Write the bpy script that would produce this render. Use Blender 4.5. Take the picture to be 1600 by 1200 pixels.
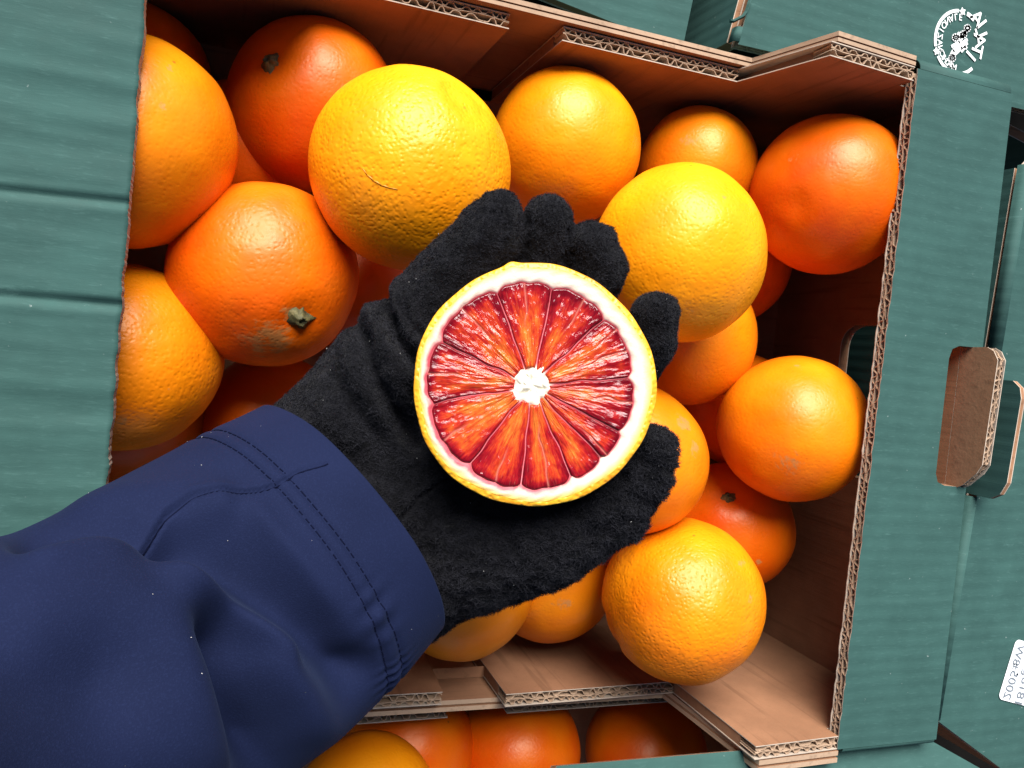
import bpy, bmesh, math, random
import numpy as np
from mathutils import Vector, Matrix
from mathutils.geometry import tessellate_polygon

sc = bpy.context.scene
COL = sc.collection
for o in list(bpy.data.objects):
    bpy.data.objects.remove(o)

# ------------------------------------------------------------------ camera
FPX = 1244.0                                   # focal length in pixels of a 1600 px wide frame
d1 = np.array([3465, 265, 1244.0]); d1 /= np.linalg.norm(d1)
d2 = np.array([-2940, 29400, 1244.0]); d2 /= np.linalg.norm(d2)
d3 = np.cross(d1, d2); d3 /= np.linalg.norm(d3)
d2 = np.cross(d3, d1)
MW = np.array([d1, -d2, -d3])                  # camera (x right, y down, z ahead) -> world
HT = 0.15                                      # crate height
CAM = np.array([0.0, 0.0, HT + 0.281])

cam = bpy.data.cameras.new('camera')
cam.sensor_width = 36.0
cam.lens = 36.0 * FPX / 1600.0
cam.clip_start = 0.01
cam.clip_end = 50.0
camo = bpy.data.objects.new('camera', cam)
COL.objects.link(camo)
rot = Matrix([[MW[i][0], -MW[i][1], -MW[i][2]] for i in range(3)])
camo.matrix_world = Matrix.Translation(CAM.tolist()) @ rot.to_4x4()
sc.camera = camo

# ------------------------------------------------------------------ sky, sun, exposure
SUN_DIR = Vector((-0.12, 0.72, 0.66)).normalized()      # towards the sun
elev = math.asin(SUN_DIR.z)
azim = math.atan2(SUN_DIR.x, SUN_DIR.y)
world = bpy.data.worlds.new('World')
sc.world = world
world.use_nodes = True
wn = world.node_tree.nodes
sky = wn.new('ShaderNodeTexSky')
sky.sky_type = 'NISHITA'
sky.sun_disc = False
sky.sun_elevation = elev
sky.sun_rotation = azim
bg = wn['Background']
bg.inputs['Strength'].default_value = 0.05
world.node_tree.links.new(sky.outputs[0], bg.inputs['Color'])
sun = bpy.data.lights.new('sun', 'SUN')
sun.energy = 5.0
sun.angle = math.radians(42)
sun.color = (1.0, 0.975, 0.94)
suno = bpy.data.objects.new('sun', sun)
COL.objects.link(suno)
suno.rotation_euler = SUN_DIR.to_track_quat('Z', 'Y').to_euler()
sc.view_settings.view_transform = 'Standard'
sc.view_settings.look = 'None'
sc.view_settings.exposure = 1.05
sc.view_settings.gamma = 1.0
sc.view_settings.use_curve_mapping = False
sc.cycles.max_bounces = 8
sc.cycles.use_denoising = True

# ------------------------------------------------------------------ point helpers
def ray(px, py):
    return MW @ np.array([(px - 800) / FPX, (py - 600) / FPX, 1.0])
def at(px, py, d):
    return CAM + ray(px, py) * d
def onz(px, py, z):
    r = ray(px, py); return CAM + r * ((z - CAM[2]) / r[2])
def ony(px, py, y):
    r = ray(px, py); return CAM + r * ((y - CAM[1]) / r[1])
def proj(P):
    v = (np.asarray(P) - CAM) @ MW             # rows of P, world -> camera
    return np.stack([800 + FPX * v[..., 0] / v[..., 2], 600 + FPX * v[..., 1] / v[..., 2]], -1), v[..., 2]

RNG = np.random.default_rng(7)
random.seed(7)
def _hash(i, j, k, s):
    n = (i * 374761393 + j * 668265263 + k * 1274126177 + s * 974711) & 0xffffffff
    n = ((n ^ (n >> 13)) * 1103515245) & 0xffffffff
    n = ((n ^ (n >> 16)) * 2246822519) & 0xffffffff
    return ((n ^ (n >> 15)) & 0xffffff) / float(0xffffff)
def vnoise(P, seed=0):
    P = np.asarray(P, float)
    I = np.floor(P).astype(np.int64); f = P - I; f = f * f * (3 - 2 * f)
    r = 0
    for a in (0, 1):
        for b in (0, 1):
            for c in (0, 1):
                w = (f[..., 0] if a else 1 - f[..., 0]) * (f[..., 1] if b else 1 - f[..., 1]) * (f[..., 2] if c else 1 - f[..., 2])
                r = r + w * _hash(I[..., 0] + a, I[..., 1] + b, I[..., 2] + c, seed)
    return r * 2 - 1
def fbm(P, seed=0, n=3):
    r = 0; a = 1.0
    for i in range(n):
        r = r + a * vnoise(np.asarray(P) * (2 ** i), seed + i * 17); a *= .5
    return r
def polydist(P, line):
    """distance of pixels P (n,2) to a polyline, and the parameter 0..1 along it"""
    line = np.asarray(line, float)
    seg = np.linalg.norm(np.diff(line, axis=0), axis=1); cum = np.concatenate([[0], np.cumsum(seg)])
    best = np.full(len(P), 1e9); par = np.zeros(len(P)); side = np.zeros(len(P))
    for i in range(len(line) - 1):
        a, b = line[i], line[i + 1]; d = b - a; L2 = d @ d
        t = np.clip(((P - a) @ d) / L2, 0, 1)
        q = a + t[:, None] * d
        e = P - q; dist = np.linalg.norm(e, axis=1)
        m = dist < best
        best[m] = dist[m]; par[m] = (cum[i] + t[m] * seg[i]) / cum[-1]
        side[m] = np.sign(d[0] * e[m, 1] - d[1] * e[m, 0])
    return best, par, side

# ------------------------------------------------------------------ object helpers
def mesh_np(name, V, F, smooth=False):
    me = bpy.data.meshes.new(name)
    V = np.asarray(V, float); F = np.asarray(F, np.int64)
    n = F.shape[1]
    me.vertices.add(len(V)); me.vertices.foreach_set('co', V.ravel())
    me.loops.add(F.size); me.loops.foreach_set('vertex_index', F.ravel().astype(np.int32))
    me.polygons.add(len(F)); me.polygons.foreach_set('loop_start', np.arange(0, F.size, n, dtype=np.int32))
    me.update(calc_edges=True); me.validate()
    if smooth:
        me.polygons.foreach_set('use_smooth', np.ones(len(me.polygons), bool))
    return me
class MB:
    """collects shapes for one mesh; faces carry a material slot"""
    def __init__(s): s.v = []; s.f = []; s.m = []
    def add(s, verts, faces, m=0):
        b = len(s.v); s.v += [tuple(map(float, p)) for p in verts]
        s.f += [tuple(i + b for i in f) for f in faces]; s.m += [m] * len(faces)
    def hexa(s, c, m=0):                       # eight corners, 0-3 below, 4-7 above
        s.add(c, [(0, 3, 2, 1), (4, 5, 6, 7), (0, 1, 5, 4), (1, 2, 6, 5), (2, 3, 7, 6), (3, 0, 4, 7)], m)
    def box(s, o, u, v, w, m=0):
        o, u, v, w = (np.asarray(a, float) for a in (o, u, v, w))
        s.hexa([o, o + u, o + u + v, o + v, o + w, o + u + w, o + u + v + w, o + v + w], m)
    def build(s, name, mats, parent=None, smooth=False):
        me = bpy.data.meshes.new(name)
        me.from_pydata(s.v, [], s.f)
        for k in (mats if isinstance(mats, (list, tuple)) else [mats]): me.materials.append(k)
        me.polygons.foreach_set('material_index', s.m)
        if smooth: me.polygons.foreach_set('use_smooth', [True] * len(s.f))
        bm = bmesh.new(); bm.from_mesh(me); bmesh.ops.recalc_face_normals(bm, faces=bm.faces); bm.to_mesh(me); bm.free()
        return link(name, me, parent)
def link(name, me, parent=None, mat=None):
    o = bpy.data.objects.new(name, me); COL.objects.link(o)
    if mat: me.materials.append(mat)
    if parent is not None: put_under(o, parent)
    return o
def world_of(o):
    m = o.matrix_basis.copy()
    if o.parent: m = world_of(o.parent) @ o.matrix_parent_inverse @ m
    return m
def put_under(o, parent):
    o.parent = parent
    o.matrix_parent_inverse = world_of(parent).inverted()
def tag(o, label=None, cat=None, group=None, kind=None):
    if label: o['label'] = label
    if cat: o['category'] = cat
    if group: o['group'] = group
    if kind: o['kind'] = kind
    return o
def thing(name, loc, label, cat, group=None):
    o = bpy.data.objects.new(name, None); COL.objects.link(o); o.location = loc
    o.empty_display_size = .02
    return tag(o, label, cat, group)

# ------------------------------------------------------------------ material helpers
class NT:
    def __init__(s, name):
        s.mat = bpy.data.materials.new(name); s.mat.use_nodes = True
        s.t = s.mat.node_tree; s.b = s.t.nodes['Principled BSDF']
        s.out = s.t.nodes['Material Output']
    def n(s, typ, ins=None, **kw):
        nd = s.t.nodes.new('ShaderNode' + typ)
        for k, v in kw.items(): setattr(nd, k, v)
        for k, v in (ins or {}).items(): s.set(nd, k, v)
        return nd
    def set(s, nd, k, v):
        sock = nd.inputs[k]
        if hasattr(v, 'is_linked') or isinstance(v, bpy.types.NodeSocket): s.t.links.new(v, sock)
        elif isinstance(v, bpy.types.Node): s.t.links.new(v.outputs[0], sock)
        else:
            if isinstance(v, tuple) and len(v) == 3 and sock.type == 'RGBA': v = v + (1,)
            sock.default_value = v
    def p(s, **kw):
        for k, v in kw.items(): s.set(s.b, k.replace('_', ' '), v)
    def coord(s, scale=(1, 1, 1), kind='Object'):
        tc = s.n('TexCoord')
        return s.n('Mapping', {'Vector': tc.outputs[kind], 'Scale': scale}).outputs[0]
    def noise(s, vec, scale, detail=3, rough=.55, **kw):
        return s.n('TexNoise', {'Vector': vec, 'Scale': scale, 'Detail': detail, 'Roughness': rough, **kw}).outputs[0]
    def ramp(s, fac, stops):
        r = s.n('ValToRGB', {'Fac': fac}); cr = r.color_ramp
        while len(cr.elements) < len(stops): cr.elements.new(.5)
        for e, (p, c) in zip(cr.elements, stops):
            e.position = p; e.color = c if len(c) == 4 else tuple(c) + (1,)
        return r.outputs[0]
    def maprange(s, v, a, b, c=0., d=1., smooth=False):
        m = s.n('MapRange', {'Value': v, 'From Min': a, 'From Max': b, 'To Min': c, 'To Max': d})
        if smooth: m.interpolation_type = 'SMOOTHSTEP'
        return m.outputs[0]
    def mix(s, fac, a, b, blend='MIX'):
        m = s.n('Mix', data_type='RGBA', blend_type=blend)
        s.set(m, 'Factor', fac); s.set(m, 6, a); s.set(m, 7, b)
        return m.outputs[2]
    def math(s, op, a, b=0.):
        m = s.n('Math', operation=op); s.set(m, 0, a); s.set(m, 1, b); return m.outputs[0]
    def bump(s, h, strength=.5, dist=.001, normal=None):
        b = s.n('Bump', {'Height': h, 'Strength': strength, 'Distance': dist})
        if normal is not None: s.set(b, 'Normal', normal)
        return b.outputs[0]
    def attr(s, name):
        return s.n('Attribute', attribute_name=name)

def mat_green(name, base, flute_axis='x'):
    """green printed paper liner over flutes; flutes run along flute_axis"""
    k = NT(name)
    vec = k.coord()
    if flute_axis == 'x': st, fl = (6, 1, 1), (1, 1, 1)
    sep = k.n('SeparateXYZ', {0: vec})
    along, across = (sep.outputs[0], sep.outputs[1]) if flute_axis == 'x' else (sep.outputs[1], sep.outputs[0])
    wob = k.noise(vec, 14, 2)
    ac = k.math('ADD', across, k.math('MULTIPLY', k.math('SUBTRACT', wob, .5), .006))
    w = k.math('SINE', k.math('MULTIPLY', ac, 2 * math.pi / .0064))
    # slow uneven bands across the flutes
    cv = k.n('CombineXYZ', {0: k.math('MULTIPLY', along, 4.), 1: k.math('MULTIPLY', ac, 75.), 2: sep.outputs[2]}).outputs[0]
    band = k.noise(cv, 1.0, 2.5, .6)
    fib = k.noise(k.n('CombineXYZ', {0: k.math('MULTIPLY', along, 160.), 1: k.math('MULTIPLY', across, 900.), 2: 0.}).outputs[0], 1.0, 3, .7)
    mott = k.noise(vec, 55, 4, .65)
    col = k.mix(k.maprange(mott, .3, .7), tuple(c * .88 for c in base), tuple(min(1, c * 1.1) for c in base))
    pale = tuple(min(1, c * 1.45 + .015) for c in base)
    col = k.mix(k.maprange(fib, .55, .78, 0, .5), col, pale)
    col = k.mix(k.maprange(band, .60, .82, 0, .22), col, pale)
    broad = k.noise(vec, 9, 3, .6)
    col = k.mix(k.maprange(broad, .3, .7, .0, .30), col, tuple(c * .62 for c in base))
    scf = k.noise(k.n('CombineXYZ', {0: k.math('MULTIPLY', along, 42.), 1: k.math('MULTIPLY', across, 150.), 2: k.math('MULTIPLY', sep.outputs[2], 60.)}).outputs[0], 1.0, 5, .75)
    col = k.mix(k.maprange(scf, .62, .74, 0, .30), col, tuple(min(1, c * 2.0 + .03) for c in base))
    speck = k.noise(vec, 420, 2, .5)
    col = k.mix(k.maprange(speck, .74, .80, 0, .5), col, (.3, .34, .32))
    k.p(Base_Color=col, Roughness=k.maprange(mott, .2, .8, .62, .8))
    k.set(k.b, 'Specular IOR Level', .14)
    h = k.math('ADD', k.math('MULTIPLY', w, .10), k.math('MULTIPLY', band, .55))
    h = k.math('ADD', h, k.math('MULTIPLY', fib, .12))
    k.p(Normal=k.bump(h, .55, .0009))
    return k.mat
def mat_kraft(name, base, flute_axis=2, rough=.85):
    k = NT(name)
    vec = k.coord()
    sep = k.n('SeparateXYZ', {0: vec})
    n1 = k.noise(vec, 38, 4, .6)
    n2 = k.noise(vec, 900, 3, .7)
    s = [1., 1., 1.]
    sc3 = [260., 260., 260.]; sc3[flute_axis] = 14.
    st = k.noise(k.n('Mapping', {'Vector': vec, 'Scale': tuple(sc3)}).outputs[0], 1.0, 2, .6)
    col = k.mix(k.maprange(n1, .3, .7), tuple(c * .84 for c in base), tuple(c * 1.1 for c in base))
    col = k.mix(k.maprange(n2, .55, .75, 0, .35), col, tuple(c * .62 for c in base))
    col = k.mix(k.maprange(st, .57, .70, 0, .6), col, tuple(c * .6 for c in base))
    k.p(Base_Color=col, Roughness=rough)
    k.set(k.b, 'Specular IOR Level', .06)
    k.p(Normal=k.bump(k.math('ADD', k.math('MULTIPLY', st, .8), k.math('MULTIPLY', n2, .25)), .4, .0006))
    return k.mat

GREEN = (.031, .077, .068)
M = {}
M['green_x'] = mat_green('printed_green_liner', GREEN, 'x')
M['green_y'] = mat_green('printed_green_liner_turned', (.026, .072, .065), 'y')
M['kraft'] = mat_kraft('kraft_liner', (.250, .125, .068), 2)
M['kraft_x'] = mat_kraft('kraft_liner_lengthwise', (.255, .132, .074), 0)
M['flute'] = mat_kraft('kraft_fluting', (.36, .245, .165), 2)
M['rim'] = mat_kraft('torn_paper_rim', (.42, .34, .27), 2)
k = NT('white_ink'); k.p(Base_Color=(.82, .84, .82), Roughness=.6); M['ink'] = k.mat
k = NT('grey_ink'); k.p(Base_Color=(.13, .15, .17), Roughness=.6); M['grey_ink'] = k.mat
k = NT('white_sticker'); k.p(Base_Color=(.86, .87, .88), Roughness=.4); M['sticker'] = k.mat
k = NT('dark_ground'); k.p(Base_Color=k.ramp(k.noise(k.coord(), 20, 5), [(.3, (.004, .004, .004)), (.7, (.010, .009, .008))]), Roughness=1.0); k.set(k.b, 'Specular IOR Level', .02); M['ground'] = k.mat
# ------------------------------------------------------------------ corrugated board
TH = .0062
def extrude(mb, outer, holes, org, u, v, n, w0, w1, mats):
    loops = [[Vector((p[0], p[1], 0)) for p in l] for l in [outer] + list(holes)]
    tris = tessellate_polygon(loops)
    flat = [p for l in [outer] + list(holes) for p in l]
    A = [org + u * p[0] + v * p[1] + n * w0 for p in flat]
    B = [org + u * p[0] + v * p[1] + n * w1 for p in flat]
    N = len(flat)
    mb.add(A, [tuple(t) for t in tris], mats[0])
    mb.add(B, [tuple(t) for t in tris], mats[1])
    k0 = 0
    for l in [outer] + list(holes):
        m = len(l)
        idx = [k0 + i for i in range(m)]
        VV = [A[i] for i in idx] + [B[i] for i in idx]
        mb.add(VV, [(i, (i + 1) % m, m + (i + 1) % m, m + i) for i in range(m)], mats[2])
        k0 += m
def ribbon(mb, org, u, v, n, p0, p1, inn, wf, tk, dep, m, step=.0007, jit=.0003):
    """thin sheet that follows w = wf(s) along the edge p0-p1 and reaches dep into the board"""
    p0 = np.array(p0, float); p1 = np.array(p1, float); inn = np.array(inn, float)
    L = np.linalg.norm(p1 - p0); ns = max(2, int(L / step)); e = (p1 - p0) / L
    V = []
    for i in range(ns + 1):
        s = L * i / ns
        w = wf(s); dw = (wf(s + 1e-5) - wf(s - 1e-5)) / 2e-5
        nl = math.hypot(1, dw)
        for q in (0, 1):
            for sg in (-1, 1):
                off = (RNG.random() * jit) if q == 0 else dep
                ss = s - sg * tk * dw / nl; ww = w + sg * tk / nl
                P = p0 + e * ss + inn * off
                V.append(org + u * P[0] + v * P[1] + n * ww)
    F = []
    for i in range(ns):
        a = i * 4; b = a + 4
        F += [(a, b, b + 2, a + 2), (a + 1, a + 3, b + 3, b + 1), (a, a + 1, b + 1, b)]
    mb.add(V, F, m)
def fluting(org, u, v, n, edges, th, parent, dep=.011, lam=.0066):
    for (p0, p1, inn) in edges:
        mb = MB()
        ph = RNG.random() * 6
        a1 = th * .56; l1 = .0004
        bw = lambda s: .88 + .14 * math.sin(s * 230 + ph) + .10 * math.sin(s * 610 + 2 * ph)
        lw = lambda s: a1 + .00035 * math.sin(s * 260 + ph) + .0002 * math.sin(s * 97 + 3 * ph)
        c1 = lambda s: (l1 + lw(s)) / 2 + (lw(s) - l1 - .0006) / 2 * math.tanh(2.1 * math.sin(6.2832 * s / lam + 1.5 * math.sin(s * 190 + ph) + .7 * math.sin(s * 523 + 2 * ph))) * bw(s) * .97
        c2 = lambda s: (lw(s) + th - l1) / 2 + (th - l1 - lw(s) - .0006) / 2 * math.tanh(2.1 * math.sin(6.2832 * s / (lam * .74) + ph + 1.4 * math.sin(s * 170) + .7 * math.sin(s * 461 + ph))) * bw(s) * .97
        ribbon(mb, org, u, v, n, p0, p1, inn, lw, .00019, dep, 0, .0012)
        ribbon(mb, org, u, v, n, p0, p1, inn, c1, .00019, dep, 0, .0004)
        ribbon(mb, org, u, v, n, p0, p1, inn, c2, .00019, dep, 0, .0004)
        mb.build('fluting', M['flute'], parent, smooth=False)
def panel(name, parent, org, u, v, n, outer, core=None, holes=(), core_holes=None, th=TH, front='kraft', back='kraft', edges=(), label=None):
    org, u, v, n = (np.asarray(a, float) for a in (org, u, v, n))
    lt = .00045
    mb = MB()
    extrude(mb, outer, holes, org, u, v, n, 0, lt, (0, 2, 2))
    extrude(mb, outer, holes, org, u, v, n, th - lt, th, (2, 1, 2))
    extrude(mb, core or outer, holes if core_holes is None else core_holes, org, u, v, n, lt + 1e-5, th - lt - 1e-5, (2, 2, 3))
    o = mb.build(name, [M[front], M[back], M['rim'], M['kraft_x']], parent)
    if edges: fluting(org, u, v, n, edges, th, o)
    if label: o['label'] = label
    return o
def layered(name, parent, org, u, v, n, outer, ths, front, back):
    """boards whose flutes run along the top edge: the cut shows as parallel lines"""
    org, u, v, n = (np.asarray(a, float) for a in (org, u, v, n))
    mb = MB(); w = 0
    for i, t in enumerate(ths):
        rim = [(p[0], p[1] + (-.0011 if i % 2 else 0.0)) for p in outer]
        extrude(mb, rim, (), org, u, v, n, w, w + t - .00012, (0 if i == 0 else 3, 1 if i == len(ths) - 1 else 3, 3 if i % 2 else 2))
        w += t
    return mb.build(name, [M[front], M[back], M['flute'], M['kraft_x']], parent)
def rnd(x0, y0, x1, y1, r, n=5, which=(1, 1, 1, 1)):
    P = []
    for i, (cx, cy, a0) in enumerate(((x0 + r, y0 + r, 180), (x1 - r, y0 + r, 270), (x1 - r, y1 - r, 0), (x0 + r, y1 - r, 90))):
        if which[i]:
            for j in range(n + 1):
                a = math.radians(a0 + 90 * j / n); P.append((cx + r * math.cos(a), cy + r * math.sin(a)))
        else:
            P.append(((x0, y0), (x1, y0), (x1, y1), (x0, y1))[i])
    return P
def ragged(p0, p1, n, amp, nrm):
    out = []
    for i in range(n + 1):
        t = i / n
        j = (RNG.random() - .5) * 2 * amp if 0 < i < n else 0
        out.append((p0[0] + (p1[0] - p0[0]) * t + nrm[0] * j, p0[1] + (p1[1] - p0[1]) * t + nrm[1] * j))
    return out
EX, EY, EZ = np.eye(3)
O3 = np.zeros(3)

# ------------------------------------------------------------------ ground
mb = MB(); mb.box((-1.5, -1.5, -.10), (3.4, 0, 0), (0, 3.4, 0), (0, 0, .018))
tag(mb.build('ground', M['ground']), kind='structure')
mb = MB(); mb.box((-.12, -.182, -.0815), (1.0, 0, 0), (0, .75, 0), (0, 0, .0805))
tag(mb.build('display_shelf', M['ground']), kind='structure')

# ------------------------------------------------------------------ the crate of oranges
XL, XR = -.086, .328
YF, YB = -.1626, .1335
crate = thing('orange_crate', (.12, -.015, 0), 'green and brown cardboard crate holding the oranges, under the gloved hand', 'crate', 'cardboard fruit crates')
mb = MB(); mb.box((XL, YF, 0), (XR - XL, 0, 0), (0, YB - YF, 0), (0, 0, .005))
mb.build('base', M['kraft_x'], crate)
# end wall on the right with its hand hole
panel('end_wall', crate, (XR, 0, 0), EY, EZ, EX, [(-.165, 0), (.139, 0), (.139, HT - TH - .0004), (-.165, HT - TH - .0004)],
      holes=[rnd(-.053, .064, .0305, .112, .012)], core_holes=[rnd(-.053, .064, .0400, .112, .012)], front='kraft', back='green_y',
      edges=[((.0304, .0755), (.0304, .1005), (1, 0))])
panel('end_wall', crate, (XL, 0, 0), EY, EZ, -EX, [(-.165, 0), (.139, 0), (.139, HT - TH - .0004), (-.165, HT - TH - .0004)], front='kraft', back='green_y')
# right ledge: its notch is where the stacking tab was cut out
xi, xo, y0, y1 = .2752, XR + TH, -.1690, .1393
notch = [(xo, -.0455 - .0005), (.3205, -.0455), (.3160, -.0440), (.3143, -.040), (.3141, .014), (.3155, .0185), (.3195, .0203), (xo, .0205)]
left_edge = [(x_, y_) for (x_, y_) in ragged((xi + .0012, y1), (xi - .0006, y0), 90, .00035, (1, 0))]
outer = left_edge + [(xo, y0)] + notch + [(xo, y1)]
core = [(xi + .0125, y1 - .0003), (xi + .0115, y0 + .0003), (xo - .0003, y0 + .0003)] + [(min(a + .0003, xo - .0003), b) for a, b in notch] + [(xo - .0003, y1 - .0003)]
panel('ledge', crate, (0, 0, HT), EX, EY, -EZ, outer, core, front='green_x', back='kraft_x',
      edges=[((xi + .0013, y1 - .001), (xi - .0005, y0 + .001), (1, 0))], label='right green ledge with a rounded notch')
# rounded bend where the ledge turns down at the back, and along its outer edge
def bend(name, parent, a, b, up, side, r, mat, seg=7, down=.0):
    a, b, up, side = (np.asarray(q, float) for q in (a, b, up, side))
    V = []
    for i in range(seg + 1):
        t = math.pi / 2 * i / seg
        o = side * math.sin(t) * r + up * (math.cos(t) - 1) * r
        V += [a + o, b + o]
    if down:
        o = side * r - up * (r + down); V += [a + o, b + o]
    nn = len(V) // 2
    # second skin underneath so the sheet has thickness
    W = []
    for i in range(nn):
        t = math.pi / 2 * min(i, seg) / seg
        ins = -(side * math.sin(t) + up * math.cos(t)) * .0006
        W += [V[2 * i] + ins, V[2 * i + 1] + ins]
    mb = MB(); n2 = len(V)
    F = [(2 * i, 2 * i + 1, 2 * i + 3, 2 * i + 2) for i in range(nn - 1)]
    mb.add(V + W, F + [tuple(n2 + q for q in f) for f in F] + [(2 * i, 2 * i + 2, n2 + 2 * i + 2, n2 + 2 * i) for i in range(nn - 1)] + [(2 * i + 1, 2 * i + 3, n2 + 2 * i + 3, n2 + 2 * i + 1) for i in range(nn - 1)])
    return mb.build(name, M[mat], parent, smooth=True)
bend('fold', crate, (xi + .003, y1 + .0002, HT - .0001), (xo - .001, y1 + .0002, HT - .0001), EZ, EY, .0058, 'green_x', down=.06)
bend('fold', crate, (xi + .003, y0 - .0002, HT - .0001), (xo - .001, y0 - .0002, HT - .0001), EZ, -EY, .0022, 'green_x', down=.06)
# the tab that stands up from the end wall
tabo = [(-.0462, .1436), (.0202, .1436), (.0207, .1575), (.0190, .1610), (.0150, .1635), (-.0335, .1620), (-.0380, .1595), (-.0445, .1530), (-.0462, .1500)]
tabc = [(-.0458, .1438), (.0199, .1438), (.0199, .1515), (-.0330, .1515), (-.0420, .1465), (-.0458, .1450)]
panel('stacking_tab', crate, (XR, 0, 0), EY, EZ, EX, tabo, tabc, front='kraft_x', back='green_y',
      th=.0052, edges=[((-.0335, .1618), (.0150, .1633), (0, -1)), ((-.0445, .1528), (-.0340, .1616), (0, -1)), ((.0152, .1632), (.0202, .1578), (0, -1))], label='brown tab with a corrugated rim standing up from the ledge')

# left ledge: bent sheet with creases
def ledge_sheet():
    x0, x1, y0, y1 = XL - TH, -.0330, -.20, .145
    nx, ny = 40, 420
    X = np.linspace(x0, x1, nx); Y = np.linspace(y0, y1, ny)
    GX, GY = np.meshgrid(X, Y, indexing='ij')
    Z = np.full_like(GX, HT)
    xr = (GX - x0) / (x1 - x0)
    for (px0, py0, px1, py1, w, d) in ((0, 297, 205, 318, .0013, .0010), (0, 462, 195, 478, .0014, .0011), (0, 130, 215, 165, .003, .0004), (0, 628, 180, 640, .0035, .00035), (0, 215, 210, 235, .004, .0002)):
        a = onz(px0, py0, HT); b = onz(px1, py1, HT)
        yl = a[1] + (GX - a[0]) / (b[0] - a[0]) * (b[1] - a[1])
        e = (GY - yl) / w
        Z -= d * np.exp(-e * e) * (.8 + .4 * xr); Z += .40 * d * np.exp(-((e + 2.4) / 1.6) ** 2) + .25 * d * np.exp(-(e - 2.0) ** 2)
    Z += .00022 * fbm(np.stack([GX * 25, GY * 120, GX * 0], -1), 5, 3)
    ED = np.zeros_like(GX); ED[-1] = (RNG.random(ny) - .5) * .0003 + .0004 * vnoise(np.stack([GY[-1] * 180, GY[-1] * 0, GY[-1] * 0], -1), 4)
    GX = GX + ED + (GX - x0) / (x1 - x0) * ((.0018) * (GY - .02) / .1)*.5
    T = np.stack([GX, GY, Z], -1).reshape(-1, 3); Bm = T - np.array([0, 0, TH])
    idx = np.arange(nx * ny).reshape(nx, ny)
    q = lambda a, b, c, d: np.stack([a.ravel(), b.ravel(), c.ravel(), d.ravel()], 1)
    top = q(idx[:-1, :-1], idx[1:, :-1], idx[1:, 1:], idx[:-1, 1:])
    N = nx * ny
    bot = q(idx[:-1, :-1], idx[:-1, 1:], idx[1:, 1:], idx[1:, :-1]) + N
    def side(l): return np.stack([l[:-1], l[1:], l[1:] + N, l[:-1] + N], 1)
    rim = np.concatenate([side(idx[-1, ::-1]), side(idx[0, :]), side(idx[:, 0]), side(idx[::-1, -1])])
    me = mesh_np('ledge', np.concatenate([T, Bm]), np.concatenate([top, bot, rim]))
    for m_ in ('green_x', 'kraft_x', 'rim'): me.materials.append(M[m_])
    mi = np.concatenate([np.zeros(len(top)), np.ones(len(bot)), np.full(len(rim), 2)]).astype(np.int32)
    me.polygons.foreach_set('material_index', mi)
    me.polygons.foreach_set('use_smooth', mi == 0)
    o = link('ledge', me, crate); o['label'] = 'wide creased green ledge on the left with a frayed pale edge'
ledge_sheet()

# back side: two inner panels with vertical flutes, an outer wall behind
def inset(poly_top, x0, x1, rec=.0115):
    return poly_top
panel('inner_panel', crate, (0, YB, 0), EX, EZ, EY,
      [(.1250, .005), (XR, .005), (XR, .1425), (.2748, .1425), (.2748, .1500), (.2265, .1530), (.2140, .1056), (.1250, .1056)],
      [(.1253, .0053), (XR - .0003, .0053), (XR - .0003, .138), (.2745, .138), (.2280, .1415), (.2200, .094), (.1253, .094)],
      edges=[((.1252, .1055), (.2145, .1055), (0, -1)), ((.2268, .1528), (.2746, .1499), (0, -1))])
panel('inner_panel', crate, (0, YB, 0), EX, EZ, EY, [(XL, .005), (.1005, .005), (.1010, .1045), (.0250, .1045), (.0130, .1530), (-.0330, .1500), (-.0330, .1425), (XL, .1425)],
      [(XL + .0003, .0053), (.1002, .0053), (.1002, .093), (.018, .093), (.011, .1415), (-.0327, .138), (XL + .0003, .138)], edges=[((.0245, .1044), (.1009, .1044), (0, -1))])
layered('outer_wall', crate, (0, YB + TH + .0008, 0), EX, EZ, EY, [(XL, 0), (XR, 0), (XR, .08), (.2765, .08), (.2755, .1495), (.2300, .1525), (.2190, .1085), (.0210, .1085), (.0110, .1525), (XL, .1520)],
        (.0017, .0006, .0020), 'kraft_x', 'green_x')
# front side
panel('inner_panel', crate, (0, YF, 0), EX, EZ, -EY,
      [(.1345, .005), (XR, .005), (XR, .1425), (.2742, .1425), (.2742, .1500), (.2278, .1518), (.2272, .0850), (.1345, .0875)],
      [(.1348, .0053), (XR - .0003, .0053), (XR - .0003, .138), (.2739, .138), (.2281, .1405), (.2275, .073), (.1348, .0755)],
      edges=[((.1347, .0874), (.2272, .0849), (0, -1)), ((.2280, .1517), (.2740, .1499), (0, -1))])
panel('inner_panel', crate, (0, YF, 0), EX, EZ, -EY, [(XL, .005), (.1095, .005), (.1052, .0810), (XL, .0790)],
      [(XL + .0003, .0053), (.1090, .0053), (.1055, .069), (XL + .0003, .067)], edges=[((XL + .001, .0789), (.1051, .0809), (0, -1))])
layered('outer_wall', crate, (0, YF - TH - .0008, 0), EX, EZ, -EY, [(XL, 0), (XR, 0), (XR, .08), (.2765, .08), (.2752, .1500), (.2310, .1512), (.2265, .0765), (XL, .0735)],
        (.0023, .0010, .0023), 'kraft_x', 'green_x')
mb = MB(); mb.box((.107, YF - .0066, .052), (.03, 0, 0), (0, .0055, 0), (0, 0, .0006))
mb.build('glue_flap', M['kraft'], crate)

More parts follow.
